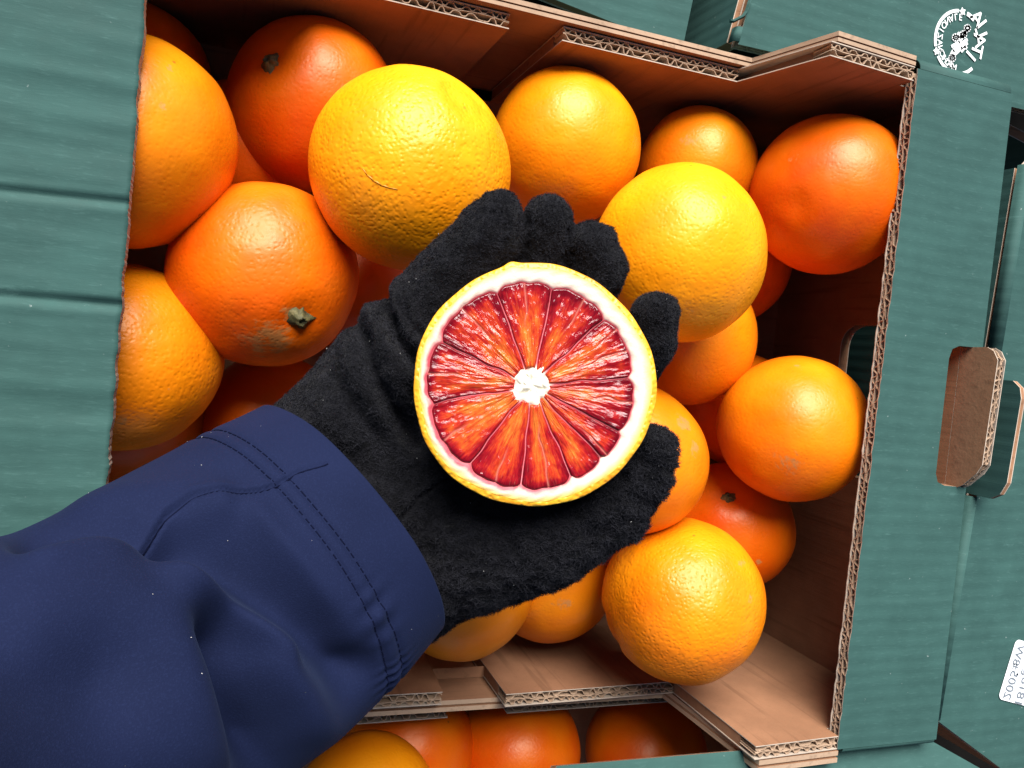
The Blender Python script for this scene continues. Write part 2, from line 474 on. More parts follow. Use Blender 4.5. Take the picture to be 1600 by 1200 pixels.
# ------------------------------------------------------------------ neighbouring crates
def text_mesh(s, size=1.0, bold=.008):
    cu = bpy.data.curves.new('t', 'FONT'); cu.body = s; cu.size = size; cu.align_x = 'CENTER'; cu.align_y = 'CENTER'
    cu.offset = size * bold; cu.resolution_u = 3
    o = bpy.data.objects.new('t', cu); COL.objects.link(o)
    dg = bpy.context.evaluated_depsgraph_get()
    me = bpy.data.meshes.new_from_object(o.evaluated_get(dg))
    V = [tuple(v.co) for v in me.vertices]; F = [tuple(p.vertices) for p in me.polygons]
    bpy.data.objects.remove(o); bpy.data.curves.remove(cu); bpy.data.meshes.remove(me)
    return V, F
def unit(v): v = np.asarray(v, float); return v / np.linalg.norm(v)

# crate to the right: ledge, end wall below its fold, green tab, white sticker
zn = .144
c0 = onz(1459, 1128, zn); c1 = onz(1592, 330, zn)
uu = unit(c1 - c0); vv = np.array([uu[1], -uu[0], 0])
right = thing('neighbour_crate', (c0[0], c0[1], 0), 'green crate on the right with a white sticker and rounded hand tab', 'crate', 'cardboard fruit crates')
def loc2(p, o=c0): q = np.asarray(p) - o; return (float(q @ uu), float(q @ vv))
fr = loc2(onz(1575, 1212, zn)); frd = (fr[0] * 1.9, fr[1] * 1.9)
bk = loc2(onz(1568, 240, zn)); bk2 = loc2(onz(1640, 226, zn))
Lb = bk[0]
t0 = loc2(onz(1497, 770, zn))[0]; t1 = loc2(onz(1548, 592, zn))[0]
nt = [(t1, .0035), (t1 - .003, .0165), (t1 - .008, .019), (t0 + .008, .019), (t0 + .003, .0165), (t0, .0035)]
outer = [(0, .0035), frd, (frd[0], .2), (Lb + .012, .2), (bk2[0], bk2[1]), (Lb, .0035)] + nt
corep = [(.0025, .0045), (frd[0] + .009, frd[1] + .001), (frd[0] + .009, .199), (Lb - .008, .199), (bk2[0] - .012, bk2[1]), (Lb - .012, .0045)] + [(a, max(b, .0045) + .0004) for a, b in nt]
panel('ledge', right, c0, uu, vv, -EZ, outer, corep, front='green_x', back='kraft_x',
      edges=[((.0002, .0040), (frd[0], frd[1]), tuple(unit((.85, .5)))), ((Lb - .0002, .004), (bk2[0] - .0002, bk2[1]), (-1, 0))])
bend('fold', right, c0 + vv * .0034 + uu * .001 + EZ * .0006, c0 + vv * .0034 + uu * (t0 - .001) + EZ * .0006, EZ, -vv, .0034, 'green_x', down=.002)
bend('fold', right, c0 + vv * .0034 + uu * (t1 + .001) + EZ * .0006, c0 + vv * .0034 + uu * (Lb - .001) + EZ * .0006, EZ, -vv, .0034, 'green_x', down=.002)
panel('end_wall', right, c0 - EZ * zn + vv * .0003, uu, EZ, vv, [(.002, 0), (Lb - .002, 0), (Lb - .002, zn - .0065), (.002, zn - .0065)], front='green_x', back='kraft')
fdir = unit(uu * frd[0] + vv * (frd[1] - .004)); flen = math.hypot(frd[0], frd[1] - .004)
panel('front_wall', right, c0 + vv * .0075 + uu * .003 - EZ * zn, fdir, EZ, unit(np.cross(EZ, fdir)), [(.0, 0), (flen, 0), (flen, zn - .0066), (.0, zn - .0066)], front='kraft', back='kraft')
tb = [(t0, zn - .006), (t1, zn - .006), (t1, zn + .011), (t1 - .003, zn + .015), (t1 - .008, zn + .0165), (t0 + .009, zn + .0165), (t0 + .003, zn + .014), (t0, zn + .009)]
tbc = [(t0 + .0003, zn - .0058), (t1 - .0003, zn - .0058), (t1 - .0003, zn + .006), (t0 + .0003, zn + .006)]
panel('stacking_tab', right, c0 - EZ * zn + vv * .0008, uu, EZ, vv, tb, None, th=.0028, front='green_x', back='green_x')
s0 = onz(1586, 1000, zn); s1 = onz(1559, 1088, zn)
su = unit(s1 - s0); sv = np.array([-su[1], su[0], 0]); sl = np.linalg.norm(s1 - s0)
mb = MB(); extrude(mb, rnd(-.0008, 0, sl + .001, .06, .0028, 5), (), s0 + EZ * .0004, su, sv, EZ, 0, .0002, (0, 0, 0))
stick = mb.build('sticker', M['sticker'], right)
mb = MB()
def put_text(mb, s, size, org, r, up, z, bold=.008):
    V, F = text_mesh(s, size, bold)
    mb.add([org + r * a[0] + up * a[1] + EZ * z for a in V], F)
for (s, px, py, sz) in (('2005', 1577, 1069, .0078), ("'", 1584, 1052, .006), ('±', 1585, 1041, .0062), ('8W', 1589, 1023, .0072), ('1818', 1594, 1080, .0078), ('e', 1598, 1050, .007)):
    put_text(mb, s, sz, onz(px, py, zn), -su, sv, .0007, .014)
mb.build('printed_digits', M['grey_ink'], stick)

# crate behind with the round emblem
zd = .095
e0 = onz(1136, 100, zd); e1 = onz(1170, -25, zd)
du = unit(e1 - e0); dv = np.array([du[1], -du[0], 0])
behind = thing('neighbour_crate', (e0[0], e0[1], 0), 'green crate behind the back wall with a round white emblem printed on it', 'crate', 'cardboard fruit crates')
def locd(p): q = np.asarray(p) - e0; return (float(q @ du), float(q @ dv))
fb = locd(np.array([e0[0], .1565, zd])); fb = (fb[0], 0.0); f1 = locd(np.array([.47, .1610, zd]))
outer = [(fb[0], .003), f1, (.25, f1[1] + .03), (.25, .003)]
corep = [(fb[0] + .011, .0035), (f1[0] + .011, f1[1] - .0005), (.249, f1[1] + .029), (.249, .0035)]
panel('ledge', behind, e0, du, dv, -EZ, outer, corep, front='green_x', back='kraft_x', edges=[((fb[0], .0032), f1, (1, 0))])
hx = locd(onz(1146, 36, zd))[0]
bend('fold', behind, e0 + dv * .003 + du * (fb[0] + .001) + EZ * .0005, e0 + dv * .003 + du * hx + EZ * .0005, EZ, -dv, .003, 'green_x', down=.002)
panel('end_wall', behind, e0 - EZ * zd + dv * .0002, du, EZ, dv, [(fb[0] + .002, 0), (.25, 0), (.25, zd - .0065), (fb[0] + .002, zd - .0065)], front='green_x', back='kraft')
panel('front_wall', behind, e0 - EZ * zd + du * (fb[0] + .035), dv, EZ, du, [(.0065, 0), (f1[1], 0), (f1[1], zd - .02), (.0065, zd - .02)], front='green_x', back='kraft')
# curved cut of its hand tab
mb = MB()
cut = [(1139, 33), (1144, 34), (1152, 30), (1160, 26), (1165, 19), (1168, 10), (1171, 0), (1173, -20)]
pts = [onz(a, b, zd) for a, b in cut]
for i in range(len(pts) - 1):
    a, b = pts[i], pts[i + 1]; sd = np.array([-(b - a)[1], (b - a)[0], 0]); sd = unit(sd) * .0008
    for (z0, z1) in ((.0002, .0016),):
        mb.hexa([a - sd + EZ * z0, b - sd + EZ * z0, b + sd + EZ * z0, a + sd + EZ * z0, a - sd * .3 + EZ * z1, b - sd * .3 + EZ * z1, b + sd * .3 + EZ * z1, a + sd * .3 + EZ * z1])
mb.build('tab_cut', M['green_x'], behind)
# emblem: mirrored in the photograph, so every glyph stands mirrored here too
lc = onz(1497, 67, zd)
mb = MB()
LR = .5 * np.linalg.norm(onz(1497, 24, zd) - onz(1497, 120, zd)) * 1.03
def img_ang(px, py): q = onz(px, py, zd) - lc; return math.atan2(q[1], q[0])
def zpx(x, y): return (1450 + x / 10.91, 15 + y / 10.91)
def arc_strip(a0, a1, r, w, n=14):
    V = []
    for i in range(n + 1):
        a = a0 + (a1 - a0) * i / n
        for rr in (r - w / 2, r + w / 2):
            for z in (.0003, .0005): V.append(lc + np.array([math.cos(a) * rr, math.sin(a) * rr, z]))
    F = []
    for i in range(n):
        b = i * 4; F += [(b + 1, b + 3, b + 7, b + 5), (b, b + 1, b + 5, b + 4), (b + 2, b + 6, b + 7, b + 3)]
    mb.add(V, F)
def glyph(s, pos, size, up_out, right_ccw, squash=1.0):
    q = pos - lc; rad = unit(q); tan = np.array([-rad[1], rad[0], 0])
    V, F = text_mesh(s, size)
    r = tan if right_ccw else -tan; u_ = rad if up_out else -rad
    mb.add([pos + r * a[0] * squash + u_ * a[1] + EZ * .0005 for a in V], F)
for s, zx, zy in (('I', 712, 828), ('T', 815, 742), ('A', 862, 575), ('L', 885, 440), ('I', 895, 300), ('A', 820, 195)):
    p = onz(*zpx(zx, zy), zd); glyph(s, p + (onz(1497, 67, zd) - onz(1497, 71, zd)), .0112, True, True, 1.1)
a_top = img_ang(*zpx(565, 140)); a_mid = img_ang(*zpx(115, 720)); a_bot = img_ang(*zpx(440, 1040))
if a_mid < 0: a_mid += 2 * math.pi
if a_bot < 0: a_bot += 2 * math.pi
arc_strip(a_top + .16, a_mid - .16, LR, .0017, 24)
arc_strip(a_mid + .16, a_bot - .12, LR, .0017, 20)
b0 = img_ang(*zpx(510, 1010)); b1 = img_ang(*zpx(680, 890)); arc_strip(b0, b1, LR * .98, .0017, 8)
b0 = img_ang(*zpx(640, 125)); b1 = img_ang(*zpx(795, 145)); arc_strip(b1, b0, LR * 1.0, .0022, 8)
for a in (a_top, a_mid, a_bot):
    p = lc + np.array([math.cos(a), math.sin(a), 0]) * LR
    V = [p + EZ * .0005]
    for i in range(10): V.append(p + np.array([math.cos(i * .6283), math.sin(i * .6283), 0]) * (.0024 if i % 2 else .0013) + EZ * .0005)
    mb.add(V, [(0, 1 + i, 1 + (i + 1) % 10) for i in range(10)])
ring = 'MARCHIO'
for i, ch in enumerate(ring):
    a = a_bot - .05 - (a_bot - a_mid - .22) * i / (len(ring) - 1)
    p = lc + np.array([math.cos(a), math.sin(a), 0]) * LR * .82; glyph(ch, p, .0048, False, False)
ring = 'NAZIONALE'
for i, ch in enumerate(ring):
    a = a_mid - .03 - (a_mid - a_top - .1) * i / (len(ring) - 1)
    p = lc + np.array([math.cos(a), math.sin(a), 0]) * LR * .82; glyph(ch, p, .0048, False, False)
def stroke(zpts, w=.0017):
    P = [onz(*zpx(*q), zd) for q in zpts]
    for i in range(len(P) - 1):
        a, b = P[i], P[i + 1]; d = unit(b - a); sd = np.array([-d[1], d[0], 0]) * w / 2; e = d * w * .3
        q = [a - e - sd, b + e - sd, b + e + sd, a - e + sd]
        mb.hexa([x + EZ * .0003 for x in q] + [x + EZ * .0005 for x in q])
def ringlet(c, r, w=.0016):
    stroke([(c[0] + r * math.cos(a * .7), c[1] + r * math.sin(a * .7)) for a in range(10)], w)
ringlet((460, 480), 45); ringlet((660, 320), 42); ringlet((590, 430), 45); ringlet((400, 830), 45)
stroke([(505, 410), (540, 480), (620, 380)]); stroke([(400, 630), (520, 560), (690, 300)]); stroke([(390, 760), (420, 700), (650, 520)])
stroke([(430, 780), (560, 660), (650, 580)]); stroke([(560, 710), (620, 640), (640, 660)])
mb.build('printed_emblem', M['ink'], behind)

# crate behind, further left: only the cut end of a green panel shows
ze = .085
g0 = onz(1066, 78, ze); g1 = onz(1090, -35, ze)
gu = unit(g1 - g0); gv = np.array([-gu[1], gu[0], 0])
far = thing('neighbour_crate', (g0[0], g0[1], 0), 'green crate panel with a brown corrugated cut end, behind the notch in the back wall', 'crate', 'cardboard fruit crates')
panel('ledge', far, g0, gu, gv, -EZ, [(.0, 0), (.25, 0), (.25, .14), (.0, .14)], [(.0005, .011), (.2495, .011), (.2495, .1395), (.0005, .1395)], front='green_x', back='kraft', edges=[((.001, .0002), (.249, .0002), (0, 1))])
panel('end_wall', far, g0 - EZ * ze + gv * .004, gu, EZ, gv, [(.0, 0), (.25, 0), (.25, ze - .0065), (.0, ze - .0065)], front='kraft', back='kraft')

# crate in front, lower: its back panels and a few oranges show
frontc = thing('neighbour_crate', (.12, -.26, -.08), 'crate in deep shade below the front wall, with oranges inside', 'crate', 'cardboard fruit crates')
yq = -.1895
qa = ony(700, 1123, yq); qb = ony(790, 1112, yq); qc = ony(1052, 1098, yq)
zq = (qa[2] + qb[2] + qc[2]) / 3 + .08
panel('inner_panel', frontc, (0, yq, -.08), EX, EZ, EY, [(XL, 0), (qa[0], 0), (qa[0], zq), (XL, zq)], [(XL, 0), (qa[0] - .0003, 0), (qa[0] - .0003, zq - .011), (XL, zq - .011)], edges=[((XL, zq), (qa[0], zq), (0, -1))])
panel('inner_panel', frontc, (0, yq, -.08), EX, EZ, EY, [(qb[0], 0), (.334, 0), (.334, zq + .02), (qc[0] + .002, zq + .02), (qc[0], zq), (qb[0], zq)], [(qb[0] + .0003, 0), (.3335, 0), (.3335, zq + .01), (qc[0] + .01, zq + .01), (qc[0] + .008, zq - .011), (qb[0] + .0003, zq - .011)], edges=[((qb[0], zq), (qc[0], zq), (0, -1))])
mb = MB(); mb.box((XL, -.40, -.08), (.42, 0, 0), (0, .2, 0), (0, 0, .005)); mb.build('base', M['kraft_x'], frontc)
panel('end_wall', frontc, (.334, 0, -.08), EY, EZ, EX, [(-.40, 0), (-.185, 0), (-.185, .14), (-.40, .14)], front='kraft', back='green_y')
# green flap lying slanted over it
flap = thing('green_flap_crate', (.3, -.25, 0), 'bright green cardboard panel along the bottom edge, below the crate corner', 'crate', 'cardboard fruit crates')
def flapz(px, py): 
    # plane rising towards the viewer's side
    r = ray(px, py); n_ = unit((0, .45, .89)); p_ = onz(1440, 1149, .1405); t = ((p_ - CAM) @ n_) / (r @ n_); return CAM + r * t
fo = flapz(1440, 1149); fx = unit(flapz(870, 1197) - fo); fn = unit((0, .45, .89)); fy = np.cross(fn, fx)
def l2(p): q = p - fo; return (float(q @ fx), float(q @ fy))
far_pts = [(1440, 1149), (870, 1197), (830, 1290), (800, 1700), (1700, 1700), (1640, 1262), (1536, 1203)]
panel('ledge', flap, fo, fx, fy, -fn, [l2(flapz(*p)) for p in far_pts], front='green_x', back='kraft_x')
q5 = flapz(1500, 1420)
panel('end_wall', flap, (q5[0] - .1, -.42, -.08), EX, EZ, EY, [(-.1, 0), (.2, 0), (.2, .23), (-.1, .23)], front='green_x', back='kraft')
# ------------------------------------------------------------------ orange peel
k = NT('orange_peel')
oi = k.n('ObjectInfo')
vec = k.coord()
warp = k.n('TexNoise', {'Vector': vec, 'Scale': 60., 'Detail': 2.})
vw = k.n('VectorMath', operation='ADD'); k.set(vw, 0, vec)
ws = k.n('VectorMath', operation='SCALE'); k.set(ws, 0, warp.outputs['Color']); ws.inputs['Scale'].default_value = .004
k.set(vw, 1, ws.outputs[0])
vo = k.n('TexVoronoi', {'Vector': vw.outputs[0], 'Scale': 600., 'Randomness': 1.}, feature='SMOOTH_F1')
vo.inputs['Smoothness'].default_value = 1.0
vb = k.n('TexVoronoi', {'Vector': vw.outputs[0], 'Scale': 300.}, feature='F1')
n_lo = k.noise(vec, 26, 3, .5); n_mid = k.noise(vec, 170, 3, .55); n_fine = k.noise(vec, 700, 2, .5)
base = oi.outputs['Color']
hs = k.n('HueSaturation', {'Hue': k.maprange(n_lo, .3, .7, .492, .510), 'Saturation': 1.0, 'Value': k.maprange(n_lo, .3, .7, .93, 1.06), 'Color': base})
col = k.mix(k.maprange(vo.outputs['Distance'], .0, .32, .12, 0.), hs.outputs[0], k.mix(.5, base, (.40, .06, .0)))
sa = k.attr('scar').outputs['Fac']
scn = k.noise(k.n('Mapping', {'Vector': vec, 'Scale': (1, 1, 2.2)}).outputs[0], 210, 5, .7)
scm = k.maprange(k.math('ADD', sa, k.math('MULTIPLY', k.math('SUBTRACT', scn, .5), 1.5)), .5, .72, 0, .8)
col = k.mix(k.math('MULTIPLY', scm, k.maprange(sa, .08, .3)), col, (.44, .19, .055))
spot = k.n('TexVoronoi', {'Vector': vec, 'Scale': 75.})
sp = k.maprange(spot.outputs['Distance'], .03, .06, 1., 0.)
sp = k.math('MULTIPLY', sp, k.maprange(k.noise(vec, 30, 1), .55, .6))
col = k.mix(k.math('MULTIPLY', sp, .7), col, (.22, .07, .01))
k.p(Base_Color=col, Roughness=k.maprange(k.math('ADD', k.math('MULTIPLY', n_mid, .5), k.math('MULTIPLY', n_lo, .5)), .3, .7, .30, .48))
k.set(k.b, 'Specular IOR Level', .36); k.set(k.b, 'Specular Tint', (1., .92, .72, 1.))
h = k.math('ADD', k.math('MULTIPLY', k.maprange(vo.outputs['Distance'], 0., .45), .55), k.math('MULTIPLY', n_mid, 1.25))
h = k.math('ADD', h, k.math('MULTIPLY', k.maprange(vb.outputs['Distance'], 0, .6), .18))
bp = k.n('Bump', {'Height': h, 'Strength': k.math('MULTIPLY', oi.outputs['Alpha'], .5), 'Distance': .0007})
k.p(Normal=bp.outputs[0])
M['peel'] = k.mat
k = NT('stem_green')
nn_ = k.noise(k.coord(), 400, 4)
k.p(Base_Color=k.ramp(nn_, [(.3, (.035, .030, .010)), (.55, (.085, .075, .022)), (.75, (.20, .15, .06))]), Roughness=.7, Normal=k.bump(nn_, .6, .0008)); M['stem'] = k.mat

def rot_to(a, b):
    return Vector(a).rotation_difference(Vector(b)).to_matrix()
def orange(px, py, R, rpx=None, z=None, color=(.85, .25, .01), bump=.6, label='', scars=(), stem=None, lump=.020, squash=.97, navel=None, seed=0, group='oranges in the crate', leafy=0):
    d = FPX * R / rpx if rpx else None
    c = at(px, py, d) if rpx else onz(px, py, z)
    nu, nv = 96, 64
    th = np.linspace(0, math.pi, nv + 1)[1:-1]; ph = np.arange(nu) * 2 * math.pi / nu
    D = np.concatenate([[[0, 0, 1.]], np.stack([np.outer(np.sin(th), np.cos(ph)), np.outer(np.sin(th), np.sin(ph)), np.outer(np.cos(th), np.ones(nu))], -1).reshape(-1, 3), [[0, 0, -1.]]])
    nr = len(th)
    # orientation: pole (stem end) direction
    def surf_dir(q):
        r = ray(*q); r = r / np.linalg.norm(r); oc = CAM - c; b = oc @ r; cc = oc @ oc - R * R; t = -b - math.sqrt(max(b * b - cc, 0)); return unit(CAM + r * t - c)
    if stem is not None: pole = surf_dir(stem)
    elif navel is not None: pole = surf_dir(navel)
    else: pole = unit(RNG.normal(size=3) * (1, 1, .3))
    rm = rot_to((0, 0, 1), pole) @ Matrix.Rotation(RNG.random() * 6.28, 3, 'Z')
    Rm = np.array(rm)
    S = 1 + lump * fbm(D * 1.3 + seed * 3.1, 3 + seed, 2) + .0035 * vnoise(D * 6 + seed, 9 + seed)
    cz = np.clip(D[:, 2], -1, 1); ang = np.arccos(cz)
    S = S - .035 * np.exp(-(ang / .16) ** 2) + .010 * np.exp(-((ang - .34) / .16) ** 2)
    angb = math.pi - ang
    if navel is not None: S = S + .03 * np.exp(-(ang / .12) ** 2) - .02 * np.exp(-((ang - .2) / .07) ** 2)
    V = D * S[:, None] * R; V[:, 2] *= squash
    V = V @ Rm.T
    grid = 1 + np.arange(nr * nu).reshape(nr, nu); nx = np.roll(grid, -1, 1)
    quads = np.stack([grid[:-1], grid[1:], nx[1:], nx[:-1]], -1).reshape(-1, 4)
    capt = np.stack([np.zeros(nu, int), grid[0], nx[0]], -1); capb = np.stack([np.full(nu, nr * nu + 1), nx[-1], grid[-1]], -1)
    me = bpy.data.meshes.new('orange')
    me.from_pydata(V.tolist(), [], quads.tolist() + capt.tolist() + capb.tolist())
    me.polygons.foreach_set('use_smooth', np.ones(len(me.polygons), bool))
    at_ = me.attributes.new('scar', 'FLOAT', 'POINT')
    sv_ = np.zeros(len(V))
    Wn = V / np.linalg.norm(V, axis=1)[:, None]
    for (sx, sy, sr, st) in scars:
        dd = surf_dir((sx, sy)); an = np.arccos(np.clip(Wn @ dd, -1, 1)); rr = sr / (FPX * R / np.linalg.norm(c - CAM))
        sv_ = np.maximum(sv_, st * np.clip(1.25 - an / rr, 0, 1))
    at_.data.foreach_set('value', sv_)
    o = link('orange', me, None, M['peel']); o.location = c
    o.color = (*color, bump)
    tag(o, label, 'orange', group)
    if stem is not None:
        mb = MB(); nb = 22; rr = R * (.080 + .012 * leafy)
        up = pole; ax_ = unit(np.cross(up, (.3, .2, .9))); ay_ = np.cross(up, ax_)
        base_h = R * squash * .965
        prof = [(1.35 + .6 * leafy, .0), (1.1 + .25 * leafy, .018), (.8, .05), (.55, .075), (.42, .085), (.34, .065), (.0, .055)]
        V2 = []
        for (pr, ph_) in prof:
            for i in range(nb):
                a = i * 2 * math.pi / nb
                lob = 1 + (.17 * math.cos(5 * a + seed) + .22 * math.sin(2 * a + seed)) * (1 if pr > .7 else .15) + (RNG.random() - .5) * .5
                V2.append(c + up * (base_h + R * (ph_ * (1.1 + .3 * leafy) + (RNG.random() - .5) * .012 * (pr > .1)) - R * .006 * pr) + (ax_ * math.cos(a) + ay_ * math.sin(a)) * rr * pr * lob)
        F2 = []
        for j in range(len(prof) - 1):
            for i in range(nb): F2.append((j * nb + i, j * nb + (i + 1) % nb, (j + 1) * nb + (i + 1) % nb, (j + 1) * nb + i))
        mb.add(V2, F2)
        s_ = mb.build('stem_button', M['stem'], None, smooth=True)
        put_under(s_, o)
    return o
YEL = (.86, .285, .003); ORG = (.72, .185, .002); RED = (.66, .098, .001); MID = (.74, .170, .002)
orange(203, 225, .0365, 158, color=ORG, bump=.35, seed=1, squash=1.04, scars=((262, 110, 12, .8), (255, 165, 10, .75)), label='orange half hidden by the left green ledge, upper of the two beside it')
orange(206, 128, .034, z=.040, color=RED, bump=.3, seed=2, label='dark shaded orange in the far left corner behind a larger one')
orange(489, 166, .0370, 132, color=RED, bump=.4, seed=3, stem=(417, 92), squash=.95, label='reddish orange with a small grey-green stem button near the back wall')
orange(643, 267, .0385, 157, color=YEL, bump=1.0, seed=4, navel=(735, 150), scars=((600, 285, 9, .5),), label='large pebbly yellow-orange fruit with a curved scratch, above the gloved fingertips')
orange(883, 231, .0355, 116, color=(.86, .24, .002), bump=.45, seed=5, squash=1.02, label='smooth yellow-orange fruit between the back panel and the middle fingertips')
orange(1089, 263, .0310, 94, color=ORG, bump=.4, seed=6, scars=((1075, 222, 22, .62),), label='small orange with a dull scuffed top, behind the brightest yellow one')
orange(1295, 306, .0383, 122, color=RED, bump=.3, seed=7, lump=.010, scars=((1240, 245, 14, .6), (1320, 340, 9, .62)), label='deep orange fruit alone in the back right corner of the crate')
orange(1060, 397, .0370, 133, color=YEL, bump=.65, seed=8, squash=1.04, scars=((1130, 310, 10, .7), (1075, 480, 24, .45)), label='brightest yellow fruit, just right of the gloved fingers')
orange(415, 430, .0370, 145, color=RED, bump=.55, seed=9, stem=(470, 500), leafy=1, scars=((420, 535, 62, .72), (455, 492, 26, .66)), label='reddish orange with a leafy green stem and brown scarring, left of the glove')
orange(192, 558, .0365, 149, color=ORG, bump=.75, seed=10, scars=((190, 660, 15, .6), (262, 610, 8, .5)), label='orange half hidden by the left green ledge, just above the sleeve')
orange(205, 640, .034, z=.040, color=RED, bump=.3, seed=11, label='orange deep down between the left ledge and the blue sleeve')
orange(1066, 522, .0380, 113, color=ORG, bump=.45, seed=12, label='orange tucked directly below the brightest yellow one, right of the index fingertip')
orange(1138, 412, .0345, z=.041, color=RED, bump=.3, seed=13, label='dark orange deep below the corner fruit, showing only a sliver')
orange(1239, 669, .0370, 115, color=MID, bump=.35, seed=14, squash=.99, scars=((1235, 725, 34, .62), (1245, 570, 14, .62), (1162, 626, 5, .7)), label='round orange near the end wall hand hole, with a scuff on its lower side')
orange(984, 717, .0365, 121, color=MID, bump=.4, seed=15, scars=((1070, 660, 22, .85), (1085, 700, 20, .7), (1050, 740, 16, .55)), label='orange with pale scratches directly behind the thumb tip')
orange(1138, 821, .0360, 100, color=RED, bump=.35, seed=16, stem=(1139, 775), scars=((1185, 880, 9, .7),), label='orange with a small dark stem button, between the two lower right oranges')
orange(1066, 936, .0385, 127, color=ORG, bump=1.0, seed=17, lump=.03, navel=(948, 985), scars=((1160, 880, 16, .7), (1175, 935, 12, .7), (1105, 980, 6, .6)), label='large pebbly orange resting over the front panel, lowest in the crate')
orange(857, 902, .0350, 102, color=ORG, bump=.35, seed=18, scars=((880, 945, 22, .6),), label='orange with a grey scrape below the heel of the thumb')
orange(722, 915, .0360, 114, color=ORG, bump=.35, seed=19, label='orange peeking out between the cuff and the front panel')
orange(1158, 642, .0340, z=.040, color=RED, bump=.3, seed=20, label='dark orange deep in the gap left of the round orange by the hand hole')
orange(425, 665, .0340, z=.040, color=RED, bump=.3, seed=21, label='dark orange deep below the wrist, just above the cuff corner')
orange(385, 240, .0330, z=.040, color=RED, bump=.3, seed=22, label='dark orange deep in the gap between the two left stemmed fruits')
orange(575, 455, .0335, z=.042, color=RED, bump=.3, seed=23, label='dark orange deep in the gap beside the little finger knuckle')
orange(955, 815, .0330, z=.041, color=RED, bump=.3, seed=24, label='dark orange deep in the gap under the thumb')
fg = 'oranges in the shaded crate below'
orange(572, 1262, .036, 112, color=ORG, bump=.4, seed=31, group=fg, label='brightest of the oranges at the bottom edge, beside the sleeve')
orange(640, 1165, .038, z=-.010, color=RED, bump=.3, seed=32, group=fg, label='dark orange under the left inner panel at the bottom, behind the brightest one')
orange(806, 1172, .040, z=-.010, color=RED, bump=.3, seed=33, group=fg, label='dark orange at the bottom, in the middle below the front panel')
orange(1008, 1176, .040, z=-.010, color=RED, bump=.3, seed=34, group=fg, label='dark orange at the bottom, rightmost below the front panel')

# the curved scratch on the big yellow fruit
scratched = [o for o in bpy.data.objects if o.get('label', '').startswith('large pebbly yellow-orange')][0]
sc_c = np.array(scratched.location); mb = MB()
k = NT('healed_scratch'); k.p(Base_Color=(.66, .21, .005), Roughness=.5); M['scratch'] = k.mat
dg = bpy.context.evaluated_depsgraph_get(); dg.update()
spts = []
for (a, b_) in ((566, 262), (574, 273), (584, 282), (596, 289), (608, 293), (622, 296)):
    r = ray(a, b_); hit = scratched.ray_cast(Vector(CAM - sc_c), Vector(r).normalized())
    if hit[0]: spts.append((np.array(hit[1]) + sc_c, np.array(hit[2])))
for (p_, n_), (q_, m_), w0_, w1_ in zip(spts[:-1], spts[1:], (.0001, .0004, .0006, .0006, .0004), (.0004, .0006, .0006, .0004, .0001)):
    s_ = np.cross(unit(q_ - p_), n_)
    mb.hexa([p_ - s_ * w0_ - n_ * .0005, q_ - s_ * w1_ - n_ * .0005, q_ + s_ * w1_ - n_ * .0005, p_ + s_ * w0_ - n_ * .0005, p_ - s_ * w0_ * .3 + n_ * .0002, q_ - s_ * w1_ * .3 + n_ * .0002, q_ + s_ * w1_ * .3 + n_ * .0002, p_ + s_ * w0_ * .3 + n_ * .0002])
sco = mb.build('scratch', M['scratch'], None, smooth=True); put_under(sco, scratched)

# ------------------------------------------------------------------ the halved blood orange
CX, CY, CZ = MW[:, 0], MW[:, 1], MW[:, 2]              # right, down, ahead in world space
HD = .239
hc = at(836, 600, HD)
hn = unit(-ray(836, 600) / np.linalg.norm(ray(836, 600)) + .085 * CX - .055 * CY)
hx_ = unit(CX - (CX @ hn) * hn); hy_ = np.cross(hx_, hn) * -1
if hy_ @ CY < 0: hy_ = -hy_
SP = HD / FPX
def hp(x, y, h=0.0):                                   # x right, y down in photo pixels from the centre
    return hc + hx_ * (x * SP) + hy_ * (y * SP) + hn * h
half = thing('halved_blood_orange', hc - hn * .03, 'halved blood orange with dark red flesh, held in the black glove', 'orange')
half.location = hc - hn * .03

k = NT('rind_of_half')
vec = k.coord()
vo = k.n('TexVoronoi', {'Vector': vec, 'Scale': 620.}, feature='SMOOTH_F1'); nm = k.noise(vec, 130, 4, .6); nl = k.noise(vec, 50, 2)
col = k.mix(k.maprange(nm, .35, .65), (.66, .27, .008), (.70, .38, .02))
col = k.mix(k.maprange(nl, .58, .7, 0, .6), col, (.58, .16, .006))
k.p(Base_Color=col, Roughness=.42, Normal=k.bump(k.math('ADD', k.maprange(vo.outputs['Distance'], 0, .5), nm), .4, .0009)); M['rind'] = k.mat
k = NT('pith')
vec = k.coord()
n1 = k.noise(vec, 90, 3, .6); n2 = k.noise(vec, 900, 3, .6)
pk = k.attr('pink').outputs['Fac']
col = k.mix(k.maprange(n1, .4, .7, 0, .25), (.60, .55, .44), (.60, .49, .33))
col = k.mix(k.attr('rimtone').outputs['Fac'], col, (.72, .42, .035))
col = k.mix(k.math('MULTIPLY', pk, k.maprange(k.noise(vec, 160, 3), .15, .5)), col, (.42, .055, .07))
k.p(Base_Color=col, Roughness=.55, Normal=k.bump(n2, .35, .0004)); M['pith'] = k.mat
k = NT('blood_orange_flesh')
uvn = k.n('UVMap'); uvv = uvn.outputs[0]
rad = k.attr('rad').outputs['Fac']; edg = k.attr('edge').outputs['Fac']; tone = k.attr('tone').outputs['Fac']
def uvs(a, b): return k.n('Mapping', {'Vector': uvv, 'Scale': (a, b, 1)}).outputs[0]
s1 = k.noise(uvs(9, 2.0), 1.0, 3, .6); s2 = k.noise(uvs(42, 4.5), 1.0, 3, .6); s3 = k.noise(uvs(100, 5), 1.0, 2, .6)
